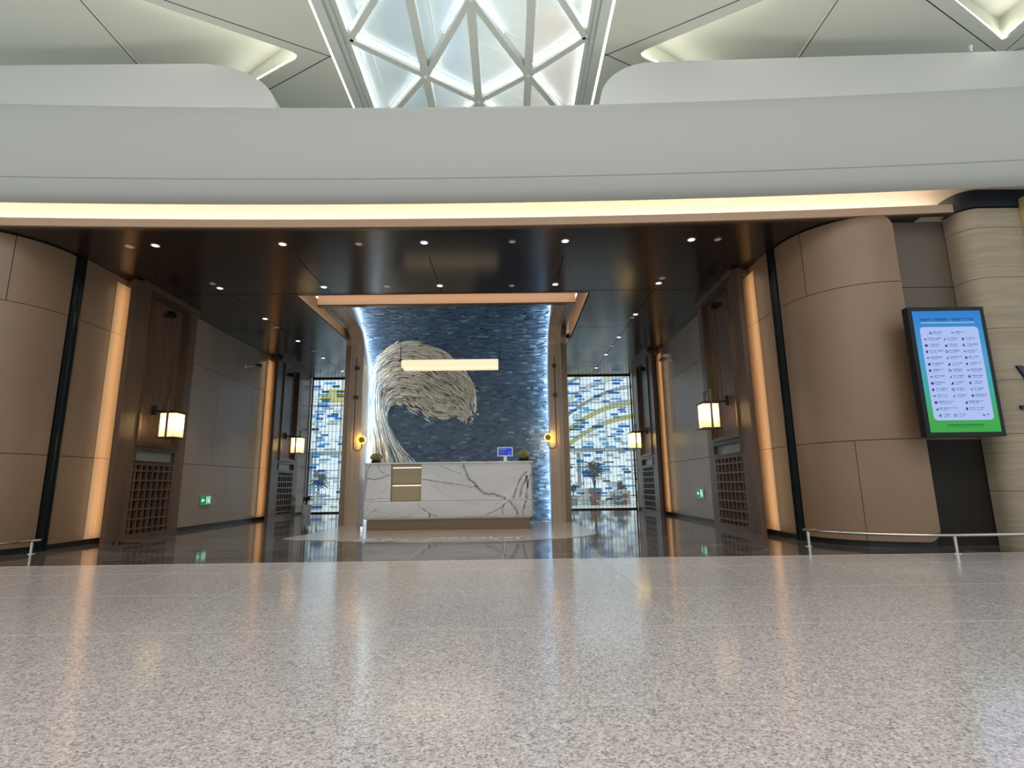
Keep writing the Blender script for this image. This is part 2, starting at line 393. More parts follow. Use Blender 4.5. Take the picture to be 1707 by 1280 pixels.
for ci, pts in enumerate(coff):
    T = (pts[4]); A = pts[0]; B = pts[-1]
    base = (B-A).normalized(); nrm = Vector((-base.y, base.x))
    if (T-A).dot(nrm) < 0: nrm = -nrm
    D = (T-A).dot(nrm)
    t = thing('ceiling_coffer', clab[ci], 'ceiling coffer', (T.x, T.y, HC))
    def zz(p): return HC+0.03+0.42*(p-A).dot(nrm)/D
    b = MB(); n = len(pts)
    b.add([(p.x, p.y, zz(p)) for p in pts], [tuple(range(n))]); b.build('folded_panel', M['ceiling_white'], t, recalc=False)
    b = MB(); b.add([(p.x, p.y, HC+0.005) for p in pts]+[(p.x, p.y, zz(p)) for p in pts], [(i, i+1, n+i+1, n+i) for i in range(n-1)]); b.build('side_wall', M['ceiling_white'], t, recalc=False)
    b = MB(); q = []
    for i in range(n):
        q.append(pts[i])
    C = sum(pts, Vector((0, 0)))/n
    b.add([(p.x+(C.x-p.x)*0.004, p.y+(C.y-p.y)*0.004, HC+0.035) for p in q]+[(p.x+(C.x-p.x)*0.004, p.y+(C.y-p.y)*0.004, min(HC+0.075, zz(p))) for p in q],
          [(i, i+1, n+i+1, n+i) for i in range(n-1)])
    b.build('light_strip', M['led_coffer'], t, recalc=False)
def seam(b, p, q, z, wd=0.014):
    p, q = Vector(p), Vector(q); d = (q-p).normalized(); nn = Vector((-d.y, d.x))*wd/2
    P = [p-nn, q-nn, q+nn, p+nn]
    b.add([(v.x, v.y, z) for v in P]+[(v.x, v.y, z-0.003) for v in P], [(0, 1, 2, 3), (4, 7, 6, 5), (0, 4, 5, 1), (1, 5, 6, 2), (2, 6, 7, 3), (3, 7, 4, 0)])
b = MB()
for p, q in (((-3.17, 8.42), (-6.78, 6.56)), ((-3.17, 8.4), (-6.78, 10.4)), ((-6.78, 4), (-6.78, 12.5)), ((-6.78, 6.56), (-10.4, 4.7)),
             ((1.83, 8.45), (5.46, 6.42)), ((1.83, 8.42), (5.46, 10.3)), ((5.44, 4), (5.46, 12.5)), ((5.46, 6.62), (9.2, 8.53)), ((9.18, 4), (9.2, 12.5)), ((9.2, 8.5), (12, 7))):
    seam(b, p, q, HC-0.0005)
struct(b.build('trim_6', M['black']), 'dark joints between the triangular ceiling panels')

# ------------------------------------------------------------------ skylight
sky = thing('skylight', 'long triangulated glass skylight with white frame over the lobby beam', 'skylight', (-0.65, 8.5, HC))
cols = [(-2.74, 8.1), (-1.53, 8.96), (-0.55, 9.66), (0.44, 8.96), (1.44, 8.1)]
nodes = [[Vector((x, y0+2.35*k)) for k in range(-2, 3)] for x, y0 in cols]
def barr(b, p, q, wd, z0, z1):
    d = (q-p).normalized(); nn = Vector((-d.y, d.x))*wd/2; P = [p-nn, q-nn, q+nn, p+nn]
    b.add([(v.x, v.y, z0) for v in P]+[(v.x, v.y, z1) for v in P], [(0, 1, 2, 3), (4, 7, 6, 5), (0, 4, 5, 1), (1, 5, 6, 2), (2, 6, 7, 3), (3, 7, 4, 0)])
fr = MB(); tris = []
for x, y0 in cols[1:4]: barr(fr, Vector((x, 3.9)), Vector((x, 12.8)), 0.15, HC+0.02, HC+0.2)
for c in range(4):
    A_, B_ = nodes[c], nodes[c+1]; seq = sorted([(p.y, 0, p) for p in A_]+[(p.y, 1, p) for p in B_], key=lambda t: t[0])
    for i in range(len(seq)-1):
        if seq[i][1] != seq[i+1][1]: barr(fr, seq[i][2], seq[i+1][2], 0.11, HC+0.025, HC+0.19)
    la = {0: None, 1: None}
    for y, sd, p in seq:
        if la[sd] is not None and la[1-sd] is not None:
            tris.append((la[sd], p, la[1-sd]))
        la[sd] = p
fr.build('lattice', M['skyframe'], sky)
fb = MB()
fb.box(-3.10, -2.93, 3.9, 12.8, HC-0.05, HC+0.25); fb.box(-2.93, -2.83, 3.9, 12.8, HC+0.0, HC+0.25); fb.box(-2.83, -2.74, 3.9, 12.8, HC+0.05, HC+0.25)
fb.box(1.58, 1.75, 3.9, 12.8, HC-0.05, HC+0.25); fb.box(1.50, 1.58, 3.9, 12.8, HC+0.0, HC+0.25); fb.box(1.43, 1.50, 3.9, 12.8, HC+0.05, HC+0.25)
fb.build('border_frame', M['skyframe'], sky)
jb = MB()
for x in (-2.925, -2.828, 1.578, 1.5): jb.box(x-0.006, x+0.006, 3.9, 12.8, HC-0.052+0.05*(abs(x+0.65) < 2.2), HC+0.01)
jb.build('frame_joint', M['grey_paint'], sky)
for nm_x in ((-3.16, -3.10), (1.75, 1.81)):
    b = MB(); b.box(nm_x[0], nm_x[1], 3.9, 9.9, HC+0.01, HC+0.03); b.build('border_light_strip', M['led_white'], sky)
for p, q, r in tris:
    if max(p.y, q.y, r.y) < 6.9 or min(p.y, q.y, r.y) > 10.6: keep = False
    C = (p+q+r)/3; I = [v+(C-v).normalized()*0.17 for v in (p, q, r)]
    b = MB(); b.add([(v.x, v.y, HC+0.2) for v in (p, q, r)], [(0, 1, 2)])
    pane = b.build('glass_pane', M['pane'], sky, recalc=False)
    if C.y > 6.4 and C.y < 10.8:
        E_ = [v+(C-v).normalized()*0.13 for v in (p, q, r)]
        b = MB(); b.add([(v.x, v.y, HC+0.15) for v in E_]+[(v.x, v.y, HC+0.165) for v in E_], [(0, 1, 4, 3), (1, 2, 5, 4), (2, 0, 3, 5)])
        b.build('edge_light', M['led_sky'], pane, recalc=False)
for ci in (1, 2, 3):
    for p in nodes[ci]:
        nb = MB(); nb.lathe(p.x, p.y, [(0.0, HC+0.0), (0.03, HC+0.0), (0.035, HC+0.02)], 12); nb.build('node_cap', M['white_paint'], sky, True)
# roof structure seen through the glass; upper grey sheet added to dull the sky
b = MB()
for k in range(22): b.prism([(-4, 3+0.62*k), (2.4, 6.4+0.62*k), (2.4, 6.43+0.62*k), (-4, 3.03+0.62*k)], 'z', 10.6, 10.66, 0)
for k in range(9): b.box(-3.8+0.75*k, -3.77+0.75*k, 4, 16, 10.4, 10.6, 0)
b.box(-4, 3.5, 4, 16, 12.0, 12.05, 1)
b.box(0.55, 2.2, 9.4, 16, 10.35, 10.4, 2)
b.box(-2.6, -1.6, 6, 16, 10.3, 10.36, 3)
b.box(-1.4, -0.9, 9.0, 11.6, 10.3, 10.36, 4)
ROOFM = [M['grey_paint'], mat('sky_cover_grey', (206, 210, 204), 0.6), mat('roof_orange', (226, 160, 112), 0.6), mat('roof_blue', (150, 178, 206), 0.4), mat('roof_sky_blue', (120, 170, 220), 0.4)]
tag(b.build('roof_canopy', ROOFM), 'slatted roof canopy with added grey cover above the skylight glass', 'roof')

# ------------------------------------------------------------------ lobby ceiling
b = MB(); b.box(-9.5, XL, 7.0, 7.6, H+0.03, H+0.12); b.box(XL-0.1, -3.84, 7.0, YW, H+0.03, H+0.12); b.box(1.48, XR+0.1, 7.0, YW, H+0.03, H+0.12)
b.box(-3.84, 1.48, 7.0, 9.23, H+0.03, H+0.12); b.box(-3.84, 1.48, 12.4, YW, H+0.03, H+0.12); b.box(XR+0.1, 6.4, 7.0, 7.6, H+0.03, H+0.12)
struct(b.build('ceiling', M['black']), 'backing above the lobby ceiling panels')
G = 0.006
def panels(x0, x1, y0, y1, xc=(), yc=()):
    xs = [x0]+list(xc)+[x1]; ys = [y0]+list(yc)+[y1]
    b = MB()
    for i in range(len(xs)-1):
        for j in range(len(ys)-1):
            b.box(xs[i]+G, xs[i+1]-G, ys[j]+G, ys[j+1]-G, H, H+0.03)
    return struct(b.build('ceiling', M['ceiling_dark']), 'dark bronze lobby ceiling panels')
b = MB()
xs = [-8.0+0.5*i for i in range(28)]
b.sweep([[(x, 6.721+sag(x), H-0.015), (x, 7.59, H-0.012), (x, 7.59, H+0.03), (x, 6.99+sag(x), H+0.03), (x, 6.99+sag(x), H-0.0), (x, 6.721+sag(x), H-0.0)] for x in xs], True, True)
struct(b.build('ceiling', M['ceiling_dark']), 'front strip of the dark lobby ceiling')
panels(XL, XR, 7.61, 9.13, xc=(-3.2, -1.2, 0.85)); panels(XL, -3.83, 9.14, YW, xc=(-5.0,), yc=(11.4, 13.1, 14.9)); panels(1.47, XR, 9.14, YW, xc=(2.64,), yc=(11.4, 13.1, 14.9))
panels(-3.83, 1.47, 12.4, YW, xc=(-1.2,)); panels(-3.83, 1.47, 9.14, 9.24)
# recess walls above the mural frame
b = MB()
b.box(-3.86, -3.83, 9.24, 12.4, H+0.0, 4.95); b.box(1.47, 1.50, 9.24, 12.4, H+0.0, 4.95); b.box(-3.86, 1.5, 12.4, 12.43, H, 4.95); b.box(-3.86, 1.5, 9.21, 12.4, 4.95, 4.98); b.box(-3.86, 1.5, 9.2, 9.23, H, 4.95)
struct(b.build('ceiling', M['peach']), 'peach recess around the mural frame')

# ------------------------------------------------------------------ lobby side walls (leather-like panels with joints)
def side_wall(nm, X, s, ybreaks, y0, y1):
    b = MB(); b.box(X-s*0.03, X-s*0.15, y0, y1, 0, H+0.1); struct(b.build(nm, M['black']), 'backing of the lobby wall panels')
    b = MB(); g = 0.004
    for (za, zb), cuts in zip(((0.07, 1.28), (1.28, 3.28), (3.28, H)), ybreaks):
        ys = [8.76]+[c for c in cuts if c > 8.9]+[y1]
        for i in range(len(ys)-1): b.box(X, X-s*0.03, ys[i]+g, ys[i+1]-g, za+g, zb-g)
    struct(b.build(nm, M['lobby_panel']), 'brown lobby wall panels with fine joints')
    b = MB()
    for za, zb in ((0.07, 1.28), (1.28, 3.28), (3.28, H)): b.box(X+s*0.001, X-s*0.03, y0+g, 8.75, za+g, zb-g)
    struct(b.build(nm, M['leather']), 'darker brown wall panels beside the glass strip')
    b = MB(); b.box(X+s*0.004, X-s*0.03, y0, y1, 0, 0.07); struct(b.build('baseboard_left' if s > 0 else 'baseboard_right', M['dark_bronze']))
side_wall('wall_left', XL, 1, [(8.46, 12.05, 14.3), (8.46, 10.0, 11.45, 13.0, 14.3), (8.46, 12.2, 14.3)], 7.56, YW)
side_wall('wall_right', XR, -1, [(7.9, 12.0, 14.3), (7.9, 10.0, 11.45, 12.6, 14.3), (7.9, 12.2, 14.3)], 7.56, YW)
for X, s, nm in ((XL, 1, 'left'), (XR, -1, 'right')):
    b = MB(); b.box(X+s*0.01, X-s*0.15, 7.42, 7.56, 0, H); b.box(X+s*0.03, X-s*0.02, 7.44, 7.46, 0, H); b.box(X+s*0.03, X-s*0.02, 7.52, 7.54, 0, H)
    tag(b.build('glass_fin', M['slit']), 'tall narrow dark glass strip in the %s wall beside the curved panel' % nm, 'glass strip')
# curved corner panels
def curved_panel(cx, s, label, post, cuts):
    # s=+1: arc on the right entrance corner ; s=-1: left corner
    t = thing('curved_panel', label, 'wall panel', (cx, 7.4, 0))
    R_ = 1.0; pts = [(cx-s*R_*math.cos(a), 7.4-R_*math.sin(a)) for a in [PI/2*i/22 for i in range(23)]]
    if s > 0: pts.append((cx+0.05, 6.4))
    else: pts += [(cx-0.8, 6.4), (cx-1.6, 6.4)]
    # arc length parameter
    L = [0]
    for i in range(1, len(pts)): L.append(L[-1]+math.hypot(pts[i][0]-pts[i-1][0], pts[i][1]-pts[i-1][1]))
    def at(u):
        for i in range(1, len(pts)):
            if u <= L[i] or i == len(pts)-1:
                k = (u-L[i-1])/(L[i]-L[i-1]); p = (pts[i-1][0]+k*(pts[i][0]-pts[i-1][0]), pts[i-1][1]+k*(pts[i][1]-pts[i-1][1]))
                d = Vector((pts[i][0]-pts[i-1][0], pts[i][1]-pts[i-1][1])).normalized(); return p, (d.y*s, -d.x*s)
    W = L[-1]; Z0, Z1 = 0.07, 4.2; rc = 0.17
    def zlim(u):
        if s > 0 and W-u < rc:
            d = rc-(W-u); h = rc-math.sqrt(max(rc*rc-d*d, 0)); return Z0+h, Z1-h
        return Z0, Z1
    g = 0.004
    for (za, zb), cc in zip(((Z0, 1.28), (1.28, 3.28), (3.28, Z1)), cuts):
        us = [0.0]+[c for c in cc]+[W]
        for i in range(len(us)-1):
            b = MB(); rings = []
            n = max(3, int((us[i+1]-us[i])/0.05))
            lst = [us[i]+g+(us[i+1]-us[i]-2*g)*k/n for k in range(n+1)]
            if s > 0 and us[i+1] == W: lst += [W-rc*q for q in (0.8, 0.6, 0.42, 0.26, 0.13, 0.05)]; lst = sorted(set(round(v, 4) for v in lst))
            for u in lst:
                (px, py), (nx, ny) = at(u); lo, hi = zlim(u); z0 = max(za+g, lo); z1 = min(zb-g, hi)
                o = (px-nx*0.035, py-ny*0.035) if True else 0
                sx = s
                q = (px+0.035*(cx-px)/R_*0, py)
                inx = px+(0.03*s if abs(py-6.4) > 0.3 else 0); iny = py+(0.03 if py < 7.2 else 0)
                rings.append([(px, py, z0), (px, py, z1), (inx, iny, z1), (inx, iny, z0)])
            b.sweep(rings); b.build('leather_panel', M['leather'], t, True)
    b = MB(); rings = []
    for u in [W*k/40*0.985 for k in range(41)]:
        (px, py), _ = at(u); inx = px+(0.05*s if abs(py-6.4) > 0.25 else 0.0); iny = py+(0.05 if py < 7.25 else 0)
        ex = px+(0.1*s if abs(py-6.4) > 0.25 else 0.0); ey = py+(0.1 if py < 7.25 else 0)
        rings.append([(inx, iny, 0.0), (inx, iny, 4.212), (ex, ey, 4.212), (ex, ey, 0.0)])
    b.sweep(rings); b.build('backing', M['black'], t)
    return t
curved_panel(4.97, 1, 'curved brown panel with rounded corners at the right entrance corner', None, [(0.85,), (), (0.5,)])
curved_panel(-7.37, -1, 'curved brown panel at the left entrance corner', None, [(), (), (0.75,)])

PX_ = 5.86
# wall behind the curved panels
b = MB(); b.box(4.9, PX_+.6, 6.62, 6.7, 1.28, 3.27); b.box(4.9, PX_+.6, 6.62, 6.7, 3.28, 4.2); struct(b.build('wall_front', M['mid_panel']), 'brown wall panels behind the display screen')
b = MB(); b.box(4.9, PX_+.6, 6.63, 6.7, 0.0, 1.275); struct(b.build('wall_front', M['dark_panel']), 'near-black lower wall panel under the display screen')
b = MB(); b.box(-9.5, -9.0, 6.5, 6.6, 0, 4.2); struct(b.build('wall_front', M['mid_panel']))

# ribbed stone pier on the far right
PX, PY = 5.86, 6.28
pier = thing('stone_pier', 'beige ribbed stone pier with navy cap at the far right', 'stone pier', (6.6, 6.5, 0))
zs = [0.0, 0.64, 1.31, 1.96, 2.61, 3.27, 3.94, 4.21]
for i in range(len(zs)-1):
    b = MB(); b.prism([(PX, 6.61), (PX, PY+0.22)]+arc(PX+0.22, PY+0.22, 0.22, 180, 270, 8)[1:]+[(7.5, PY), (7.5, 6.61)], 'z', zs[i]+(0.006 if i else 0), zs[i+1]); b.build('stone_block', M['stone'], pier, True)
b = MB(); b.prism([(PX+.015, 6.6), (PX+.015, PY+0.23)]+arc(PX+0.23, PY+0.23, 0.215, 180, 270, 8)[1:]+[(7.48, PY+.015), (7.48, 6.6)], 'z', 0.01, 4.22); b.build('core', M['black'], pier)
b = MB(); b.prism([(PX-.012, 6.62), (PX-.012, PY+0.21)]+arc(PX+0.22, PY+0.21, 0.232, 180, 270, 8)[1:]+[(7.52, PY-.012+.0), (7.52, 6.62)], 'z', 4.225, 4.46); b.build('navy_cap', M['navy'], pier, True)
t = thing('framed_sign', 'gold framed sign cut off at the upper right edge', 'sign', (6.9, 6.24, 3.35))
fr_ = MB(); fr_.box(6.58, 6.64, 6.19, 6.275, 3.35, 4.32); fr_.box(6.64, 7.2, 6.19, 6.275, 4.26, 4.32); fr_.box(6.64, 7.2, 6.19, 6.275, 3.35, 3.41); fr_.box(7.14, 7.2, 6.19, 6.275, 3.41, 4.26); fr_.build('frame', M['gold'], t)
b = MB(); b.box(6.64, 7.14, 6.21, 6.275, 3.41, 4.26); b.build('backboard', mat('sign_board', (112, 94, 66), 0.5), t)
t = thing('wall_lettering', 'dark sign strokes fixed on the stone pier right of the screen', 'lettering', (6.2, 6.26, 1.6)); LM = mat('navy_letter', (20, 20, 52), 0.4)
b = MB(); b.prism([(6.14, 2.13), (6.21, 2.13), (6.34, 1.88), (6.27, 1.88)], 'y', 6.25, 6.279); b.build('slanted_stroke', LM, t)
b = MB(); b.box(6.10, 6.34, 6.25, 6.279, 1.60, 1.645); b.build('flat_stroke', LM, t)

# low bumper rails
def rail(cx, s, pts_extra, posts, label, z, R_, a0):
    t = thing('guard_rail', label, 'guard rail', (cx, 6.2, 0))
    path = [(cx-s*R_*math.cos(a), 7.4-R_*math.sin(a), z) for a in [a0+(PI/2-a0)*i/18 for i in range(19)]]+pts_extra
    b = MB(); b.tube(path, 0.018, 10); b.build('rail_tube', M['chrome'], t, True)
    for p in posts:
        b = MB(); b.box(p[0]-0.015, p[0]+0.015, p[1]-0.012, p[1]+0.012, 0, z-0.012); b.lathe(p[0], p[1], [(0.0, 0.008), (0.045, 0.008), (0.045, 0.0)], 14); b.build('post', M['chrome'], t)
    return t
rail(4.97, 1, [(5.8, 6.0, 0.19), (7.5, 6.0, 0.19)], [(3.69, 6.83), (4.84, 6.0), (6.3, 6.0)], 'low steel guard rail curving round the right corner panel', 0.19, 1.4, 0.38)
rail(-7.37, -1, [(-8.4, 6.2, 0.165), (-9, 6.2, 0.165)], [(-6.2, 7.17), (-7.3, 6.2)], 'low steel guard rail curving round the left corner panel', 0.165, 1.2, 0.12)

# ------------------------------------------------------------------ digital display
DX0, DX1, DY, DZ0, DZ1 = 4.757, 5.668, 6.05, 1.268, 2.812
scr = thing('display_screen', 'tall black framed digital display with blue and green directory', 'display screen', ((DX0+DX1)/2, DY, DZ0))
b = MB(); b.box(DX0, DX1, DY, DY+0.09, DZ0, DZ1); b.box(DX0+0.15, DX1-0.15, DY+0.09, DY+0.16, DZ0+0.2, DZ1-0.2); b.build('housing', mat('matt_black', (12, 12, 14), 0.45, spec=0.3), scr)
b = MB(); b.box(DX0+0.35, DX1-0.2, DY+0.16, 6.62, DZ0+0.6, DZ1-0.6); b.build('wall_mount', M['black'], scr)
m = bpy.data.materials.new('screen_gradient'); m.use_nodes = True; nt = m.node_tree; nt.nodes.clear()
o_ = nt.nodes.new('ShaderNodeOutputMaterial'); e_ = nt.nodes.new('ShaderNodeEmission'); tc = nt.nodes.new('ShaderNodeTexCoord'); sp = nt.nodes.new('ShaderNodeSeparateXYZ'); rp = nt.nodes.new('ShaderNodeValToRGB')
rp.color_ramp.elements[0].position = 0.0; rp.color_ramp.elements[0].color = lin((72, 176, 84)); rp.color_ramp.elements[1].position = 1.0; rp.color_ramp.elements[1].color = lin((58, 138, 222))
for p, c in ((0.12, (78, 178, 90)), (0.35, (76, 178, 176)), (0.6, (84, 166, 214))): q = rp.color_ramp.elements.new(p); q.color = lin(c)
nt.links.new(tc.outputs['Generated'], sp.inputs[0]); nt.links.new(sp.outputs[2], rp.inputs[0]); nt.links.new(rp.outputs[0], e_.inputs[0]); nt.links.new(e_.outputs[0], o_.inputs[0]); e_.inputs[1].default_value = 0.85
b = MB(); b.box(DX0+0.05, DX1-0.05, DY-0.004, DY+0.01, DZ0+0.05, DZ1-0.05); disp = b.build('display', m, scr)
def rrect(x0, x1, z0, z1, r):
    p = []
    for cx, cz, a in ((x1-r, z1-r, 0), (x0+r, z1-r, 90), (x0+r, z0+r, 180), (x1-r, z0+r, 270)): p += arc(cx, cz, r, a, a+90, 6)
    return p
SX0, SX1, SZ0, SZ1 = DX0+0.11, DX1-0.11, 1.455, 2.565
b = MB(); b.prism(rrect(SX0, SX1, SZ0, SZ1, 0.045), 'y', DY-0.006, DY-0.003); b.build('directory_card', emis('card_light', (184, 204, 255), 0.88), disp)
ink = MB(); rnd = random.Random(11)
def glyphs(x, z, w_, h_, dense=True):
    xx = x
    while xx < x+w_:
        g = h_*0.95; k = rnd.random()
        ink.box(xx, xx+g*0.8, DY-0.0075, DY-0.006, z+h_*0.78, z+h_*0.95)
        if k > .3: ink.box(xx+g*.3, xx+g*.45, DY-0.0075, DY-0.006, z, z+h_*0.8)
        if k < .8: ink.box(xx+g*.05, xx+g*.8, DY-0.0075, DY-0.006, z+h_*0.38, z+h_*0.5)
        if k > .55: ink.box(xx, xx+g*.15, DY-0.0075, DY-0.006, z, z+h_*0.7); ink.box(xx+g*.65, xx+g*.8, DY-0.0075, DY-0.006, z, z+h_*0.7)
        xx += g*1.05
def small(x, z, w_, h_): 
    xx = x
    while xx < x+w_:
        q = rnd.uniform(.006, .02); ink.box(xx, min(xx+q, x+w_), DY-0.0075, DY-0.006, z, z+h_); xx += q+0.004
def icon_mark(x, z, k):
    icon = MB()
    r = 0.017; mi = k % 4; Y0, Y1 = DY-0.0075, DY-0.006
    t = k % 6
    if t == 0:
        o = arc(x, z, r, 0, 360, 14); i = arc(x, z, r*.6, 360, 0, 14); b_ = o[:-1]
        for a in range(14): icon.prism([o[a], o[a+1], i[14-a-1], i[14-a]], 'y', Y0, Y1, mi)
    elif t == 1: icon.prism(arc(x, z, r, 60, 300, 10), 'y', Y0, Y1, mi)
    elif t == 2: icon.prism([(x-r, z-r), (x+r, z-r), (x+r*.8, z+r)], 'y', Y0, Y1, mi)
    elif t == 3: icon.prism(arc(x, z, r, 0, 360, 14)[:-1], 'y', Y0, Y1, mi)
    elif t == 4: icon.prism([(x-r, z-r*.8), (x-r*.3, z-r), (x+r, z+r), (x+r*.3, z+r*.6)], 'y', Y0, Y1, mi)
    else: icon.prism([(x-r, z+r*.6), (x-r*.4, z-r*.7), (x, z+r*.2), (x+r*.4, z-r*.7), (x+r, z+r*.6), (x+r*.5, z+r*.6), (x, z-r*.1), (x-r*.5, z+r*.6)], 'y', Y0, Y1, mi)
    icon.build('directory_icon', ICM, disp)
ICM = [emis('icon_navy', (40, 52, 110), 0.8), emis('icon_grey', (90, 110, 150), 0.8), emis('icon_teal', (40, 110, 120), 0.8), emis('icon_red', (90, 60, 120), 0.8)]
rows = 14; k = 0
for r_ in range(rows):
    z = SZ1-0.075-r_*(SZ1-SZ0-0.13)/(rows-1)
    if r_ == 0: cs = [(SX0+0.12, .13), (SX0+0.38, .13)]
    elif r_ in (11, 12): cs = [(SX0+0.05, .19), (SX0+0.4, .17)]
    elif r_ == 13: cs = [(SX0+0.08, .08), (SX0+0.25, .1), (SX0+0.58, .03)]
    else: cs = [(SX0+0.045, .145), (SX0+0.275, .125), (SX0+0.49, .13)]
    for cxx, w_ in cs:
        icon_mark(cxx, z, k*5+r_); k += 1; ww = w_*rnd.uniform(.8, 1.0)
        glyphs(cxx+0.032, z+0.002, ww, 0.017); small(cxx+0.034, z-0.014, ww*rnd.uniform(.5, .95), 0.006)
ink.build('directory_text', mat('screen_ink', (60, 72, 120), 0.5, emit=((60, 74, 130), 0.8)), disp)
ink = MB()
glyphs(SX0+0.02, 2.64, 0.63, 0.032)
ink.build('title_text', emis('title_ink', (34, 84, 168), 0.8), disp)
ink = MB(); small(SX0+0.02, 2.61, 0.64, 0.012); ink.build('subtitle_text', emis('subtitle_ink', (190, 216, 240), 0.8), disp)
ink = MB(); small(SX0+0.14, 1.395, 0.42, 0.012); small(SX0+0.14, 1.375, 0.4, 0.006); ink.build('footer_text', emis('footer_ink', (30, 116, 60), 0.7), disp)

# ------------------------------------------------------------------ pilasters
def pilaster(X, s, y0, y1, label):
    t = thing('wall_pilaster', label, 'pilaster', (X, (y0+y1)/2, 0), 'panelled wood pilasters along the lobby walls')
    U = lambda u: X+s*u
    ya, yb = y0+0.42, y1-0.3
    b = MB(); b.box(U(0), U(0.10), y0+0.42, y1-0.1, 0, 4.2); b.box(U(0.10), U(0.17), y0+0.34, y1-0.12, 0, 4.2); b.build('core', M['dark_bronze'], t)
    b = MB()
    b.box(U(0.17), U(0.25), y0, ya, 0.0, 4.2); b.box(U(0.17), U(0.25), yb, y1, 0.0, 4.2); b.box(U(0.17), U(0.25), ya, yb, 4.1, 4.2)
    b.box(U(0.17), U(0.25), ya, yb, 1.46, 1.52); b.box(U(0.17), U(0.25), ya, yb, 1.19, 1.24); b.box(U(0.17), U(0.25), ya, yb, 0, 0.09)
    b.build('facing_board', M['wood'], t)
    b = MB()
    for d0, d1, u0, u1 in ((0.0, 0.035, 0.25, 0.285), (0.035, 0.06, 0.17, 0.265), (0.06, 0.085, 0.17, 0.215)):
        za, zb = 1.5, 4.12
        b.box(U(u0), U(u1), ya+d0-0.03, ya+d1-0.03, za+d0, zb-d0); b.box(U(u0), U(u1), yb-d1+0.03, yb-d0+0.03, za+d0, zb-d0)
        b.box(U(u0), U(u1), ya+d1-0.03, yb-d1+0.03, za+d0, za+d1); b.box(U(u0), U(u1), ya+d1-0.03, yb-d1+0.03, zb-d1, zb-d0)
    b.build('moulding', M['bronze'], t)
    b = MB(); ym = (ya+yb)/2
    for p, q in ((ya+0.03, ya+0.2), (ya+0.205, ym-0.003), (ym+0.003, yb-0.23), (yb-0.225, yb-0.03)): b.box(U(0.17), U(0.185), p, q, 1.55, 4.08)
    b.build('recess_panel', M['wood'], t)
    b = MB(); b.box(U(0.185), U(0.29), ym+0.0, ym+0.1, 3.86, 3.96); b.build('wall_block', M['black_metal'], t)
    b = MB(); b.box(U(0.25), U(0.27), ya-0.02, yb+0.02, 1.425, 1.455); b.box(U(0.25), U(0.27), ya-0.02, yb+0.02, 1.245, 1.265); b.box(U(0.25), U(0.27), ya-0.02, ya+0.01, 1.265, 1.425); b.box(U(0.25), U(0.27), yb-0.01, yb+0.02, 1.265, 1.425); b.box(U(0.15), U(0.25), ya, yb, 1.24, 1.25)
    b.build('plate_frame', M['bronze'], t)
    b = MB(); b.box(U(0.17), U(0.20), ya+0.01, yb-0.01, 1.26, 1.43); b.build('name_plate', M['plate_glass'], t)
    b = MB(); n = 7
    for i in range(n):
        y = ya+(yb-ya)*(i+0.5)/n; b.box(U(0.19), U(0.245), y-0.016, y+0.016, 0.09, 1.19)
    for j in range(7):
        z = 0.17+j*0.155; b.box(U(0.2), U(0.25), ya, yb, z-0.014, z+0.014)
    b.build('lattice_vent', M['wood'], t)
    b = MB(); b.box(U(0.0), U(0.29), y0+0.1, y1, 4.13, 4.2); b.box(U(0.0), U(0.32), y0+0.12, y1-0.02, 4.2, 4.225); b.build('crown', M['wood'], t)
    b = MB(); b.box(U(0.158), U(0.168), y0+0.05, y0+0.09, 0.1, 4.1); b.build('light_strip', M['led_strip'], t)
    b = MB(); wl = y0-(0.10 if s > 0 else 0.06)
    for za, zb in ((0.08, 1.277), (1.283, 3.277), (3.283, 4.12)):
        b.box(U(0.001), U(0.012), wl, y0+0.11, za, zb); b.box(U(0.001), U(0.012), y0+0.114, y0+0.42, za, zb)
    b.build('lit_veneer', M['veneer'], t)
    return t
pilaster(XL, 1, 8.3, 10.05, 'wood pilaster with lit edge on the left wall, nearest the entrance')
pilaster(XL, 1, 13.75, 15.45, 'wood pilaster with lit edge on the left wall, nearest the window')
pilaster(XR, -1, 8.1, 9.95, 'wood pilaster with lit edge on the right wall, nearest the entrance')
pilaster(XR, -1, 13.45, 15.3, 'wood pilaster with lit edge on the right wall, nearest the window')

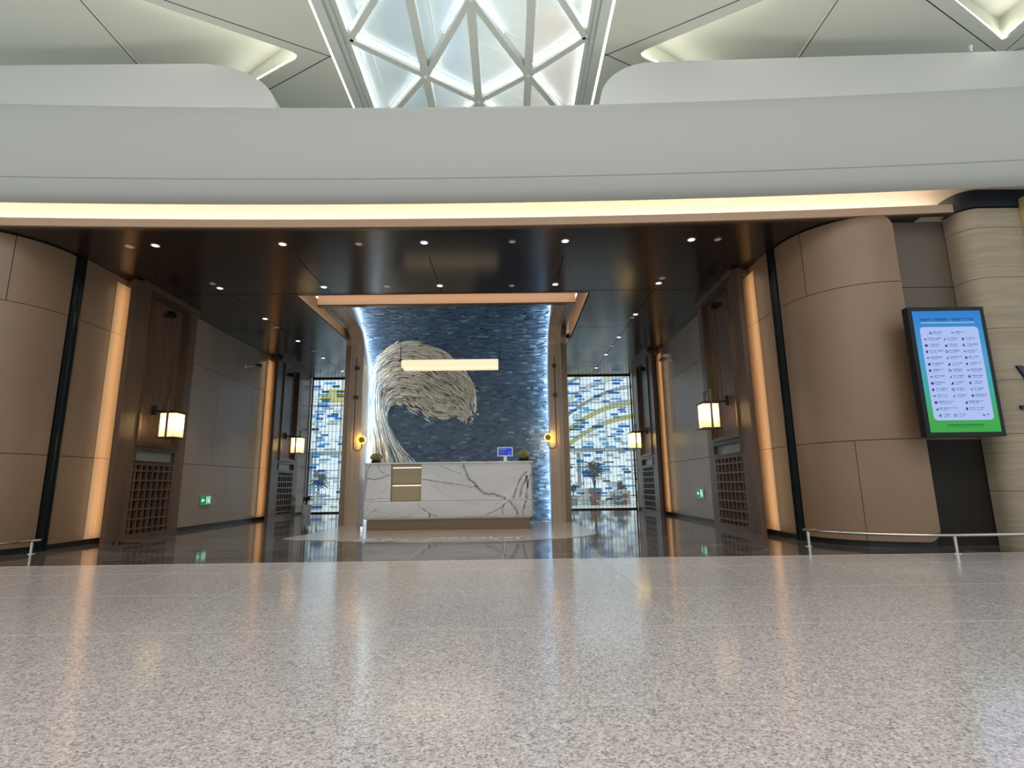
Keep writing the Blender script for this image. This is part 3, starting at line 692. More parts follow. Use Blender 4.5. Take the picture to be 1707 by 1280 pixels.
# ------------------------------------------------------------------ wall lanterns (local: wall at x=0, out = +x)
def make_lantern():
    t = thing('wall_lantern', '', 'wall lantern', (0, 0, 0), 'cream box lanterns on the pilasters')
    a = 0.13; cx = 0.3
    b = MB(); z0, z1 = 0.0, 0.40
    for x0, y0, x1, y1 in ((cx-a, -a, cx+a, -a), (cx+a, -a, cx+a, a), (cx+a, a, cx-a, a), (cx-a, a, cx-a, -a)):
        b.add([(x0, y0, z0), (x1, y1, z0), (x1, y1, z1), (x0, y0, z1)], [(0, 1, 2, 3)])
    b.add([(cx-a, -a, 0), (cx+a, -a, 0), (cx+a, a, 0), (cx-a, a, 0)], [(0, 1, 2, 3)])
    b.build('shade', M['shade'], t, recalc=False)
    b = MB(); b.box(cx-a-0.035, cx+a+0.035, -a-0.035, a+0.035, -0.02, -0.005); b.build('base_plate', M['bronze'], t)
    b = MB(); b.box(cx-a-0.03, cx+a+0.03, -a-0.03, a+0.03, 0.40, 0.42); b.box(cx-a+0.02, cx+a-0.02, -a+0.02, a-0.02, 0.42, 0.445); b.build('top_plate', M['dark_bronze'], t)
    for q in (-1, 1):
        b = MB(); b.box(cx-0.016, cx+0.016, q*(a+0.012)-0.008, q*(a+0.012)+0.008, -0.005, 0.62); b.build('side_strap', M['bronze'], t)
    b = MB(); b.box(cx-0.016, cx+0.016, -a-0.02, a+0.02, 0.62, 0.64); b.build('handle', M['bronze'], t)
    b = MB(); b.box(0.12, 0.14, -0.012, 0.012, 0.22, 0.54); b.box(0.0, cx-0.1, -0.012, 0.012, 0.44, 0.47); b.box(-0.05, 0.0, -0.03, 0.03, 0.38, 0.55); b.build('bracket', M['dark_bronze'], t)
    b = MB(); b.tube([(0.06, 0.05, 0.46), (0.06, 0.05, 2.19)], 0.007, 6); b.box(-0.06, 0.07, 0.02, 0.08, 2.16, 2.2); b.build('rod', M['dark_brass'], t)
    l = bpy.data.lights.new('bulb', 'POINT'); l.energy = 9; l.color = (1.0, 0.80, 0.5); l.shadow_soft_size = 0.03
    o = bpy.data.objects.new('bulb', l); COL.objects.link(o); o.parent = t; o.location = (cx, 0, 0.24)
    return t
ln = make_lantern()
ln.location = (XL+0.25, 9.12, 1.67); ln['label'] = 'glowing box lantern on the left wall pilaster nearest the entrance'
dup(ln, (XL+0.25, 14.6, 1.72), 0, 'glowing box lantern on the left wall pilaster nearest the window')
dup(ln, (XR-0.25, 9.0, 1.70), PI, 'glowing box lantern on the right wall pilaster nearest the entrance')
dup(ln, (XR-0.25, 14.45, 1.72), PI, 'glowing box lantern on the right wall pilaster nearest the window')

# ------------------------------------------------------------------ exit signs and cameras on the side walls
def exit_sign(X, s, y, z, label, w_=0.40, h_=0.18):
    t = thing('exit_sign', label, 'exit sign', (X, y, z-h_/2))
    b = MB(); b.box(X, X+s*0.03, y-w_/2, y+w_/2, z-h_/2, z+h_/2); b.build('housing', M['chrome'], t)
    b = MB(); b.box(X+s*0.03, X+s*0.033, y-w_/2+.012, y+w_/2-.012, z-h_/2+.012, z+h_/2-.012); b.build('face', M['exit_green'], t)
    # running figure, doorway and arrow, drawn in the (y,z) plane
    q = 1 if s > 0 else -1
    def P(l): return [(y+q*a*w_, z+c*h_) for a, c in l]
    x0, x1 = X+s*0.033, X+s*0.035
    for nm_, ls in (('arrow', [[(-.42, 0), (-.30, .26), (-.30, .1), (-.14, .1), (-.14, -.1), (-.30, -.1), (-.30, -.26)]]),
                    ('doorway', [[(.04, -.36), (.09, -.36), (.09, .3), (.33, .3), (.33, -.36), (.38, -.36), (.38, .38), (.04, .38)]]),
                    ('running_figure', [[(.15, .2), (.20, .28), (.25, .2), (.20, .07)], [(.13, .08), (.25, .1), (.27, -.08), (.19, -.1)],
                     [(.25, .08), (.33, -.02), (.31, -.06), (.24, .0)], [(.14, .08), (.05, .02), (.08, -.04), (.16, .02)],
                     [(.19, -.08), (.24, -.08), (.2, -.22), (.08, -.3), (.08, -.36), (.17, -.3)], [(.22, -.08), (.28, -.08), (.33, -.32), (.28, -.36)]])):
        b = MB()
        for l in ls: b.prism(P(l), 'x', x0, x1)
        b.build(nm_, M['exit_white'], t)
exit_sign(XL, 1, 11.3, 0.56, 'small green exit sign low on the left lobby wall')
exit_sign(XR, -1, 11.2, 0.565, 'small green exit sign low on the right lobby wall')
def cctv(X, s, y, z, label):
    t = thing('security_camera', label, 'security camera', (X, y, z))
    b = MB(); b.tube([(X, y-0.3, z-0.1), (X+s*0.05, y-0.3, z-0.1), (X+s*0.12, y-0.1, z-0.05)], 0.016, 8); b.tube([(X, y-0.3, z-0.1), (X+s*0.012, y-0.3, z-0.1)], 0.05, 14); b.build('bracket', M['white_plastic'], t, True)
    b = MB(); b.tube([(X+s*0.12, y-0.12, z-0.03), (X+s*0.15, y+0.12, z+0.0)], [0.045, 0.05], 14); b.build('body', M['black_metal'], t, True)
    b = MB(); b.tube([(X+s*0.105, y-0.19, z-0.04), (X+s*0.12, y-0.12, z-0.03)], [0.03, 0.046], 12); b.build('lens_hood', M['grey_paint'], t, True)
cctv(XL, 1, 12.85, 3.78, 'small black camera high on the left wall beside the lit strip')
cctv(XR, -1, 12.8, 3.80, 'small black camera high on the right wall beside the lit strip')

# ------------------------------------------------------------------ downlights
def make_down(bright):
    t = thing('downlight', '', 'downlight', (0, 0, 0))
    b = MB(); b.lathe(0, 0, [(0.062, 0.0), (0.062, -0.008), (0.045, -0.008), (0.04, 0.0)], 20); b.build('trim_ring', M['chrome'] if not bright else M['white_plastic'], t, True)
    b = MB(); b.lathe(0, 0, [(0.0, -0.006), (0.044, -0.006)], 20); b.build('lens', M['lens_bright'] if bright else M['lens_dim'], t, recalc=False)
    if bright:
        l = bpy.data.lights.new('bulb', 'SPOT'); l.energy = 110; l.color = (1, 0.9, 0.78); l.spot_size = math.radians(70); l.spot_blend = 0.6; l.shadow_soft_size = 0.04
        o = bpy.data.objects.new('bulb', l); COL.objects.link(o); o.parent = t; o.location = (0, 0, -0.02)
    return t
ROWN = {7.1: 'front row', 8.81: 'second row', 10.55: 'third row', 12.28: 'fourth row', 14.02: 'fifth row', 15.7: 'back row'}
COLN = {-5.02: 'far left', -3.21: 'left of centre', -1.19: 'centre', 0.83: 'right of centre', 2.64: 'far right'}
pro = {True: make_down(True), False: make_down(False)}; used = {True: 0, False: 0}
def put_down(bright, x, y, label, group):
    z = H-0.012 if y < 7.59 else H
    if not used[bright]:
        used[bright] = 1; o = pro[bright]; o.location = (x, y, z); o['label'] = label; o['group'] = group
    else: dup(pro[bright], (x, y, z), 0, label, group)
for y, rn in ROWN.items():
    for x, cn in COLN.items():
        if y > 9 and x not in (-5.02, 2.64): continue
        put_down(True, x, y, 'bright recessed downlight, %s of the lobby ceiling, %s' % (rn, cn), 'bright downlights in the lobby ceiling')
for x, y, cn in ((-5.4, 7.12, 'front row, leftmost'), (-2.13, 7.12, 'front row, between left and centre lamps'), (0.07, 7.1, 'front row, just right of centre'), (3.02, 7.1, 'front row, rightmost'),
                 (-5.03, 8.6, 'second row, leftmost'), (-2.11, 8.81, 'second row, between left and centre lamps'), (0.07, 8.85, 'second row, just right of centre'), (2.64, 8.58, 'second row, rightmost'),
                 (-5.04, 11.15, 'behind the third lit lamp on the left'), (-5.0, 13.26, 'behind the fourth lit lamp on the left'), (2.62, 10.76, 'beside the third lit lamp on the right'), (2.62, 13.08, 'behind the fourth lit lamp on the right')):
    put_down(False, x, y, 'dim round ceiling fitting, %s' % cn, 'dim round fittings in the lobby ceiling')

# ------------------------------------------------------------------ mural wall, frame and canopy
FX0, FX1, BX0, BX1 = -3.57, 1.27, -3.17, 0.87
# blue surface profile as polyline (y,z) by arc length
prof = [(12.0, 0.0), (12.0, 3.0)]
for i in range(1, 31):
    a = PI/2*i/30*0.985; prof.append((9.75+2.25*math.cos(a), 3.0+1.62*math.sin(a)))
PL = [0]
for i in range(1, len(prof)): PL.append(PL[-1]+math.hypot(prof[i][0]-prof[i-1][0], prof[i][1]-prof[i-1][1]))
def surf(s_):
    for i in range(1, len(prof)):
        if s_ <= PL[i] or i == len(prof)-1:
            k = (s_-PL[i-1])/(PL[i]-PL[i-1]); y = prof[i-1][0]+k*(prof[i][0]-prof[i-1][0]); z = prof[i-1][1]+k*(prof[i][1]-prof[i-1][1])
            dy, dz = (prof[i][0]-prof[i-1][0]), (prof[i][1]-prof[i-1][1]); L_ = math.hypot(dy, dz); return y, z, (-dz/L_, dy/L_)   # normal towards the viewer (-y) / down
def P3(x, s_, h):
    y, z, n = surf(s_); return (x, y+n[0]*h, z+n[1]*h if n[1] < 0 else z-abs(n[1])*h)
mural = thing('wave_mural', 'blue tiled relief mural with a curling cream wave behind the desk', 'mural', ((BX0+BX1)/2, 12.0, 0))
b = MB()
rings = [[(x, P3(0, s_, -0.004)[1], P3(0, s_, -0.004)[2]) for x in (BX0-0.1, BX1+0.1)] for s_ in [PL[-1]*i/60 for i in range(61)]]
b.sweep(rings, closed=False, cap=False); b.build('backing_sheet', BLUES[1], mural, recalc=False)
b = MB(); rnd = random.Random(5); bh = 0.042; s_ = 0.0; row = 0
while s_ < PL[-1]-bh:
    x = BX0-(rnd.random()*0.1)
    while x < BX1:
        L_ = rnd.uniform(0.07, 0.17); xa, xb = max(x, BX0), min(x+L_, BX1)
        if xb-xa > 0.01:
            edge = min(1.0, max(0.0, (xa-0.1)/0.7)); hgt = 0.006+rnd.random()**2*(0.016+0.03*edge)
            sa, sb = s_+0.002, s_+bh-0.002
            vs = [P3(xa+.001, sa, 0), P3(xb-.001, sa, 0), P3(xb-.001, sb, 0), P3(xa+.001, sb, 0), P3(xa+.001, sa, hgt), P3(xb-.001, sa, hgt*rnd.uniform(.6, 1)), P3(xb-.001, sb, hgt), P3(xa+.001, sb, hgt*rnd.uniform(.6, 1))]
            mi = rnd.choice([0, 0, 0, 1, 2, 4, 4, 2]) if rnd.random() < 0.93-0.15*edge else rnd.choice([3, 5])  # paler tiles towards the right: speckle of the edge light put into colour
            b.add(vs, [(4, 5, 6, 7), (0, 1, 5, 4), (1, 2, 6, 5), (2, 3, 7, 6), (3, 0, 4, 7)], mi)
        x += L_
    s_ += bh; row += 1
b.build('blue_tiles', BLUES, mural, recalc=False)
# wave: outer and inner edges of the curl on the wall
O_ = [(-3.14, 0.9), (-3.14, 1.4), (-3.16, 2.0), (-3.2, 2.55), (-3.19, 3.11), (-3.15, 3.5), (-2.98, 3.81), (-2.62, 4.05), (-2.21, 4.09), (-1.79, 3.98), (-1.43, 3.76), (-1.08, 3.43), (-0.88, 3.15), (-0.77, 2.77), (-0.79, 2.42)]
I_ = [(-1.95, 1.0), (-2.15, 1.32), (-2.45, 1.66), (-2.68, 2.07), (-2.77, 2.27), (-2.77, 2.48), (-2.7, 2.65), (-2.48, 2.76), (-2.25, 2.73), (-1.97, 2.65), (-1.74, 2.48), (-1.42, 2.43), (-1.19, 2.41), (-1.05, 2.3), (-1.01, 2.22)]
def onsurf(xp, zp):
    k = (zp-0.8)/12.0; lo, hi = 0.0, PL[-1]
    for _ in range(30):
        mid = (lo+hi)/2; y, z, n = surf(mid)
        if (z-0.8)/y < k: lo = mid
        else: hi = mid
    y, z, n = surf(lo); return xp*y/12.0, lo
def cat(L_, t):
    f = t*(len(L_)-1); i = min(int(f), len(L_)-2); u = f-i
    p0, p1, p2, p3 = L_[max(i-1, 0)], L_[i], L_[i+1], L_[min(i+2, len(L_)-1)]
    return tuple(0.5*((2*p1[j])+(-p0[j]+p2[j])*u+(2*p0[j]-5*p1[j]+4*p2[j]-p3[j])*u*u+(-p0[j]+3*p1[j]-3*p2[j]+p3[j])*u**3) for j in (0, 1))
def W_(t, v):
    o = cat(O_, t); i = cat(I_, t); return o[0]+(i[0]-o[0])*v, o[1]+(i[1]-o[1])*v
b = MB(); rnd = random.Random(9)
for n_ in range(3300):
    t0 = rnd.uniform(0, 1)
    crest = min(1, max(0, (t0-0.3)/0.15))
    v0 = rnd.uniform(-0.02, 1.03 if t0 < .45 else 1.03+0.2*abs(math.sin(t0*31))*rnd.random()); L_ = rnd.uniform(0.018, 0.07) if crest > 0.5 else rnd.uniform(0.04, 0.12)
    if crest < 0.5 and rnd.random() < 0.25: continue
    if t0+L_ > 0.99+0.03*math.sin(v0*17+1): continue
    if t0 > 0.72 and rnd.random() < (t0-0.72)*1.6*(0.4+0.6*math.sin(v0*9)**2): continue
    dv = rnd.uniform(-.03, .05); wd = rnd.uniform(0.008, 0.02)*(1.0 if crest > .5 else 0.75); hgt = rnd.uniform(0.02, 0.055)
    k = rnd.random()
    if crest > .5: mi = 0 if k < .45 else (1 if k < .78 else (3 if k < .93 else (2 if k < .97 else 4)))
    else: mi = 0 if k < .18 else (1 if k < .32 else (2 if k < .72 else (4 if k < .9 else 3)))
    segs = 4; pr = []
    for q in range(segs+1):
        u = q/segs; xp, zp = W_(min(t0+L_*u, 1.0), v0+dv*u); pr.append((xp, zp))
    rings = []
    for q, (xp, zp) in enumerate(pr):
        a = pr[max(q-1, 0)]; c = pr[min(q+1, segs)]; dx, dz = c[0]-a[0], c[1]-a[1]; l_ = math.hypot(dx, dz) or 1
        nx, nz = -dz/l_, dx/l_; ww = wd*math.sin(PI*(0.12+0.76*q/segs))
        x1, s1 = onsurf(xp+nx*ww, zp+nz*ww); x2, s2 = onsurf(xp-nx*ww, zp-nz*ww)
        x1 = max(BX0+.003, min(BX1, x1)); x2 = max(BX0+.003, min(BX1, x2))
        rings.append([P3(x1, s1, 0.0), P3(x1, s1, hgt*.8), P3((x1+x2)/2, (s1+s2)/2, hgt), P3(x2, s2, hgt*.6), P3(x2, s2, 0.0)])
    b.sweep(rings, closed=False, cap=False, mi=mi)
for n_ in range(150):   # spray in front of the crest
    xp = -0.92+rnd.gauss(0, 0.10); zp = rnd.uniform(2.15, 3.1); r0 = rnd.uniform(0.007, 0.02)
    ring = []
    for k in range(6):
        a = k*PI/3+rnd.uniform(-.3, .3); ring.append(onsurf(xp+r0*math.cos(a), zp+r0*1.3*math.sin(a)))
    b.add([P3(x, s1, 0) for x, s1 in ring]+[P3(x, s1, 0.035) for x, s1 in ring], [tuple(range(6, 12))]+[(k, (k+1) % 6, 6+(k+1) % 6, 6+k) for k in range(6)], rnd.choice([0, 0, 1]))
b.build('wave_relief', CREAMS, mural, recalc=False)
# cool light strips at both edges of the mural
for xx in ((BX0-0.075, BX0-0.055), (BX1+0.055, BX1+0.075)):
    b = MB(); rings = [[(xx[0], )+P3(0, s_, 0.13)[1:], (xx[1], )+P3(0, s_, 0.13)[1:], (xx[1], )+P3(0, s_, 0.17)[1:], (xx[0], )+P3(0, s_, 0.17)[1:]] for s_ in [0.02+(PL[-1]-0.5)*i/40 for i in range(41)]]
    b.sweep(rings); b.build('edge_light', M['led_cool'], mural)

# frame: two legs that bend forward into a canopy under the ceiling
frame = thing('mural_frame', 'taupe wood frame bending forward from floor to ceiling around the mural', 'frame', ((FX0+FX1)/2, 11.5, 0))
def front(off=0.0, r=0.32):
    y0 = 11.32-off; z1 = 4.14-off
    p = [(y0, 0.0), (y0, z1-r)]
    for i in range(1, 9):
        a = PI/2*i/8; p.append((y0-r+r*math.cos(a), z1-r+r*math.sin(a)))
    p.append((9.58, z1+0.03)); return p
def leg_solid(x0, x1, off, m, name, depth=None, full=False):
    f = front(off)
    back = [(y+0.35 if i < 2 else y+0.1, z+0.0 if i == 0 else z) for i, (y, z) in enumerate(prof[::1])]
    if depth is None:
        if full: poly = f+[(9.58, 4.9)]+[(y+0.2, z+0.15) if z > 3 else (12.3, z) for y, z in reversed(prof[1:]) if y > 9.7]+[(12.3, 0.0)]
        else: poly = f+[(9.58, P3(0, PL[-1]-.1, 0.22)[2])]+[P3(0, PL[-1]*(1-i/40)-.1*(1-i/40), 0.22)[1:] for i in range(41)]
    else:
        g_ = front(off-depth); poly = f+list(reversed(g_))
    b = MB(); b.prism(poly, 'x', x0, x1); return b.build(name, m, frame)
def strip(x0, x1, off, depth, m, name):
    f = front(off); g_ = front(off-depth); b = MB()
    rings = [[(x0, p[0], p[1]), (x1, p[0], p[1]), (x1, q[0], q[1]), (x0, q[0], q[1])] for p, q in zip(f, g_)]
    b.sweep(rings); return b.build(name, m, frame, True)
leg_solid(FX0+0.13, BX0, 0.0, M['wood_light'], 'side_leg'); leg_solid(BX1, FX1-0.13, 0.0, M['wood_light'], 'side_leg')
for x0, x1 in ((FX0, FX0+0.13), (FX1-0.13, FX1)): leg_solid(x0, x1, -0.03, M['bronze'], 'outer_trim', full=True)
for x0, x1 in ((FX0+0.13, FX0+0.155), (FX1-0.155, FX1-0.13), (FX0+0.19, FX0+0.205), (FX1-0.205, FX1-0.19)): strip(x0, x1, 0.02, 0.04, M['wood_light'], 'ridge_moulding')
b = MB(); b.box(FX0, FX1, 9.52, 9.58, 4.145, 4.33); b.build('front_fascia', M['peach'], frame)
b = MB(); b.box(FX0, FX1, 9.505, 9.60, 4.12, 4.145); b.build('fascia_edge', M['bronze'], frame)
b = MB(); b.box(FX0, FX1, 9.54, 9.58, 4.33, 4.72); b.build('fascia_riser', M['peach'], frame)
b = MB(); b.box(FX0-0.02, FX1+0.02, 9.30, 9.38, 4.36, 4.375); b.build('cove_light', M['led_cove'], frame)
b = MB(); b.box(FX0-0.03, FX0-0.005, 9.5, 11.9, 4.30, 4.315); b.build('cove_light', M['led_cove'], frame)
b = MB(); b.box(FX1+0.005, FX1+0.03, 9.5, 12.2, 4.30, 4.315); b.build('cove_light', M['led_cove'], frame)
b = MB(); b.box(FX0, FX1, 12.31, 12.4, 0, H-0.005); struct(b.build('wall_mural', M['dark_bronze']), 'rear of the mural wall')

# ------------------------------------------------------------------ curved rod sconces on the frame
def sconce(x, s, label):
    t = thing('rod_sconce', label, 'wall sconce', (x, 11.3, 1.55))
    y = 11.22; zt, zb, r = 3.52, 1.62, 0.09
    path = [(x, y, zt), (x, y, 2.6), (x, y, zb)]+[(x+s*(r-r*math.cos(a)), y, zb-r*math.sin(a)) for a in [PI*i/10 for i in range(1, 11)]]+[(x+s*2*r, y, zb+0.06)]
    b = MB(); b.tube(path, 0.009, 8); b.build('rod', M['dark_brass'], t, True)
    for z in (3.32, 2.68):
        b = MB(); b.box(x-0.035, x+0.035, y-0.012, 11.32, z-0.03, z+0.03); b.build('wall_clip', M['dark_brass'], t)
    cx, cz = x+s*2*r, zb+0.14
    b = MB(); b.tube([(cx, y-0.03, cz), (cx, y-0.006, cz)], 0.062, 20); b.build('round_cap', M['brass'], t, True)
    b = MB(); b.tube([(cx-s*0.02, y+0.0, cz), (cx-s*0.02, y+0.02, cz)], 0.10, 24); b.build('disc', glassy('sconce_disc', (252, 236, 190), 0.6), t, True)
    b = MB(); b.tube([(cx, y+0.022, cz), (cx, y+0.03, cz)], 0.05, 16); b.build('lamp', emis('sconce_glow', (255, 214, 128), 150.0), t, True)
sconce(-3.29, 1, 'slim brass rod sconce glowing on the left leg of the mural frame')
sconce(0.985, -1, 'slim brass rod sconce glowing on the right leg of the mural frame')

# ------------------------------------------------------------------ pendant lamp over the desk
t = thing('linear_pendant', 'long alabaster pendant lamp hanging before the wave mural', 'pendant lamp', (-1.17, 10.3, 3.05))
b = MB(); b.box(-2.12, -0.21, 10.22, 10.30, 3.09, 3.24); b.build('upper_bar', M['alabaster'], t, bevel=0.012)
b = MB(); b.box(-2.08, -0.21, 10.24, 10.38, 3.045, 3.10); b.build('lower_bar', M['alabaster'], t, bevel=0.01)
for x, q in ((-2.15, -1), (-0.17, 1)):
    b = MB(); b.box(x-0.045, x+0.045, 10.28, 10.31, 3.222, 3.24); b.build('end_clip', M['black_metal'], t)
    b = MB(); b.tube([(x, 10.295, 3.23), (x, 10.295, 3.52)], 0.009, 8); b.build('rod', M['black_metal'], t)
    b = MB(); b.tube([(x, 10.295, 3.52), (x, 10.295, 4.55)], 0.0025, 6); b.build('cable', M['chrome'], t)
l = bpy.data.lights.new('bulb', 'AREA'); l.shape = 'RECTANGLE'; l.size = 1.8; l.size_y = 0.13; l.energy = 3.5; l.color = (1, .9, .72)
o = bpy.data.objects.new('bulb', l); COL.objects.link(o); o.parent = t; o.location = (0, 0.0, -0.02)

# ------------------------------------------------------------------ reception desk
desk = thing('reception_desk', 'white veined marble reception desk with bronze plinth', 'reception desk', (-1.14, 10.35, 0))
def veins(b, zr):
    V = [([(-0.873, 1.19), (-0.843, 1.103), (-0.794, 0.987), (-0.746, 0.891), (-0.659, 0.833), (-0.601, 0.747), (-0.515, 0.671), (-0.409, 0.622), (-0.322, 0.64), (-0.207, 0.591), (-0.112, 0.562), (-0.016, 0.504), (0.059, 0.41), (0.115, 0.316), (0.124, 0.26)], .026),
         ([(-1.615, 0.912), (-1.402, 0.881), (-1.17, 0.84), (-0.938, 0.809), (-0.803, 0.788), (-0.726, 0.758), (-0.611, 0.776)], .009),
         ([(0.3, 1.03), (0.202, 0.936), (0.122, 0.766), (0.082, 0.653), (0.051, 0.522)], .016), ([(0.309, 0.954), (0.258, 0.84), (0.198, 0.708), (0.157, 0.521)], .022), ([(0.299, 0.954), (0.315, 0.764), (0.291, 0.538), (0.241, 0.388), (0.219, 0.258)], .02),
         ([(0.39, 0.991), (0.336, 0.877), (0.304, 0.726)], .012), ([(-2.631, 0.727), (-2.637, 0.992), (-2.607, 1.145), (-2.551, 1.192)], .01), ([(-2.629, 0.945), (-2.503, 0.924), (-2.368, 0.941), (-2.254, 0.987), (-2.2, 1.0)], .012),
         ([(-2.434, 1.181), (-2.392, 1.066), (-2.294, 1.017)], .007), ([(-2.624, 0.558), (-2.395, 0.583), (-2.2, 0.57)], .006), ([(-1.684, 0.49), (-1.644, 0.414), (-1.548, 0.356), (-1.47, 0.3), (-1.355, 0.27), (-1.317, 0.242)], .009),
         ([(-1.47, 0.3), (-1.46, 0.255), (-1.478, 0.24)], .016), ([(-0.055, 0.495), (-0.171, 0.394), (-0.305, 0.321), (-0.439, 0.267)], .008), ([(-0.103, 0.468), (-0.152, 0.375), (-0.143, 0.263)], .012), ([(0.385, 0.442), (0.307, 0.369)], .006), ([(-1.309, 1.166), (-1.134, 1.087), (-0.901, 0.989)], .006), ([(-2.614, 0.278), (-2.483, 0.35), (-2.427, 0.405)], .006)]
    rnd = random.Random(2)
    for pts, wd in V:
        P = []
        for i in range(len(pts)-1):
            for k in range(5):
                u = k/5; P.append((pts[i][0]*(1-u)+pts[i+1][0]*u+rnd.uniform(-.006, .006), pts[i][1]*(1-u)+pts[i+1][1]*u+rnd.uniform(-.006, .006)))
        P.append(pts[-1])
        for i in range(len(P)-1):
            a, c = Vector(P[i]), Vector(P[i+1]); mz = (a.y+c.y)/2
            if not (zr[0] < min(a.y, c.y) and max(a.y, c.y) < zr[1]): continue
            d = (c-a)
            if d.length < 1e-5: continue
            d.normalize(); n_ = Vector((-d.y, d.x)); w0 = wd*1.0*rnd.uniform(.55, 1.25); w1 = wd*1.0*rnd.uniform(.55, 1.25)
            q = [a-n_*w0, c-n_*w1, c+n_*w1, a+n_*w0]
            b.add([(v.x, 9.8993, v.y) for v in q], [(0, 1, 2, 3)], 1)
def slab(b, x0, x1, z0, z1, rl, rr, y0=9.9, y1=10.75, rb=0.0):
    pl = []
    if rl: pl += arc(x0+rl, y0+rl, rl, 180, 270, 6)
    else: pl += [(x0, y0)]
    if rr: pl += arc(x1-rr, y0+rr, rr, 270, 360, 6)
    else: pl += [(x1, y0)]
    pl += [(x1, y1), (x0, y1)]
    b.prism(pl, 'z', z0, z1)
b = MB(); slab(b, -2.68, -2.19, 0.527, 1.19, 0.06, 0); slab(b, -1.63, 0.41, 0.527, 1.19, 0, 0.06); slab(b, -2.19, -1.63, 0.527, 1.19, 0, 0, y0=10.1); veins(b, (0.53, 1.19))
b.build('upper_body', [M['white_marble'], M['vein']], desk)
b = MB()
rings = []
for dz, ins in ((0.0, 0.07), (0.015, 0.035), (0.04, 0.012), (0.08, 0.0), (0.335, 0.0)):
    z = 0.187+dz; pl = arc(-2.70+0.08, 9.895+ins+0.08, 0.08, 180, 270, 6)+arc(0.42-0.08, 9.895+ins+0.08, 0.08, 270, 360, 6)+[(0.42, 10.77), (-2.70, 10.77)]
    cx = -1.14; rings.append([(cx+(x-cx)*(1-ins/1.6), y, z) for x, y in pl])
b.sweep(rings)
v2 = MB(); veins(v2, (0.235, 0.52)); b.add([(x, 9.8943, z) for x, y, z in v2.v], v2.f, 1)
b.build('lower_body', [M['white_marble'], M['vein']], desk, True)
b = MB(); slab(b, -2.70, 0.43, 1.192, 1.222, 0.06, 0.06, y0=9.885, y1=10.5); b.build('counter_top', M['white_marble'], desk)
b = MB(); b.box(-2.63, 0.34, 9.99, 10.7, 0, 0.187); b.build('plinth', M['bronze'], desk)
b = MB(); b.box(-2.186, -1.634, 9.955, 10.1, 0.53, 0.79); b.box(-2.186, -1.634, 9.955, 10.1, 0.845, 1.115); b.box(-2.186, -1.634, 10.03, 10.1, 0.79, 0.845); b.box(-2.186, -1.634, 9.93, 10.1, 1.15, 1.19); b.build('bronze_panel', mat('champagne_panel', (142, 124, 98), 0.35, 0.3), desk)
b = MB(); b.box(-2.17, -1.65, 9.965, 9.985, 0.795, 0.812); b.build('light_strip', M['led_desk'], desk)
b = MB(); b.box(-2.17, -1.65, 9.965, 9.985, 1.12, 1.137); b.build('light_strip', M['led_desk'], desk)
b = MB(); b.lathe(-2.68, 9.86, [(0.0, 0.09), (0.02, 0.085), (0.028, 0.07), (0.02, 0.05), (0.012, 0.008), (0.03, 0.006), (0.03, 0.0), (0, 0)], 14)
tag(b.build('floor_beacon', mat('white_glow', (240, 240, 240), 0.4, emit=((255, 250, 240), 0.5)), None, True), 'tiny white glowing fitting at the left foot of the desk', 'light')

# cactus balls on the desk
def cactus(x, y, z, r, label, bud):
    t = thing('round_cactus', label, 'cactus', (x, y, z), 'round cacti on the desk ends')
    b = MB(); nl, nr = 40, 10; vs = []; fs = []
    for i in range(nr+1):
        ph = PI*i/nr
        for k in range(nl):
            rr = r*(1+0.09*(1 if k % 2 else -1))*math.sin(ph)
            vs.append((x+rr*math.cos(2*PI*k/nl), y+rr*math.sin(2*PI*k/nl), z+0.035+r*0.78-r*0.72*math.cos(ph)))
    for i in range(nr):
        for k in range(nl): fs.append((i*nl+k, i*nl+(k+1) % nl, (i+1)*nl+(k+1) % nl, (i+1)*nl+k))
    b.add(vs, fs); b.build('body', M['cactus'], t)
    b = MB(); b.lathe(x, y, [(0, z), (r*.75, z), (r*.95, z+0.05), (r*.85, z+0.05), (r*.8, z+0.03), (0, z+0.03)], 20); b.build('pot', M['black_metal'], t, True)
    b = MB(); rnd = random.Random(int(x*10))
    for q in range(60):
        a = rnd.uniform(0, 2*PI); ph = rnd.uniform(0, 1.2); d = Vector((math.sin(ph)*math.cos(a), math.sin(ph)*math.sin(a), math.cos(ph)*.72)); c = Vector((x, y, z+0.035+r*.78))
        p = c+d*r; e = c+d*(r+0.022); n_ = d.orthogonal().normalized()*0.002
        b.add([p-n_, p+n_, e], [(0, 1, 2)])
    if bud:
        b.lathe(x+0.02, y, [(0.0, z+0.035+r*1.9), (0.018, z+0.03+r*1.75), (0.022, z+0.03+r*1.55), (0.0, z+0.03+r*1.45)], 8)
    b.build('spines', mat('cactus_spine', (200, 196, 120), 0.6), t, recalc=False)
cactus(-2.53, 10.15, 1.222, 0.105, 'round green cactus on the left end of the marble desk', True)
cactus(0.26, 10.15, 1.222, 0.115, 'round green cactus on the right end of the marble desk', False)
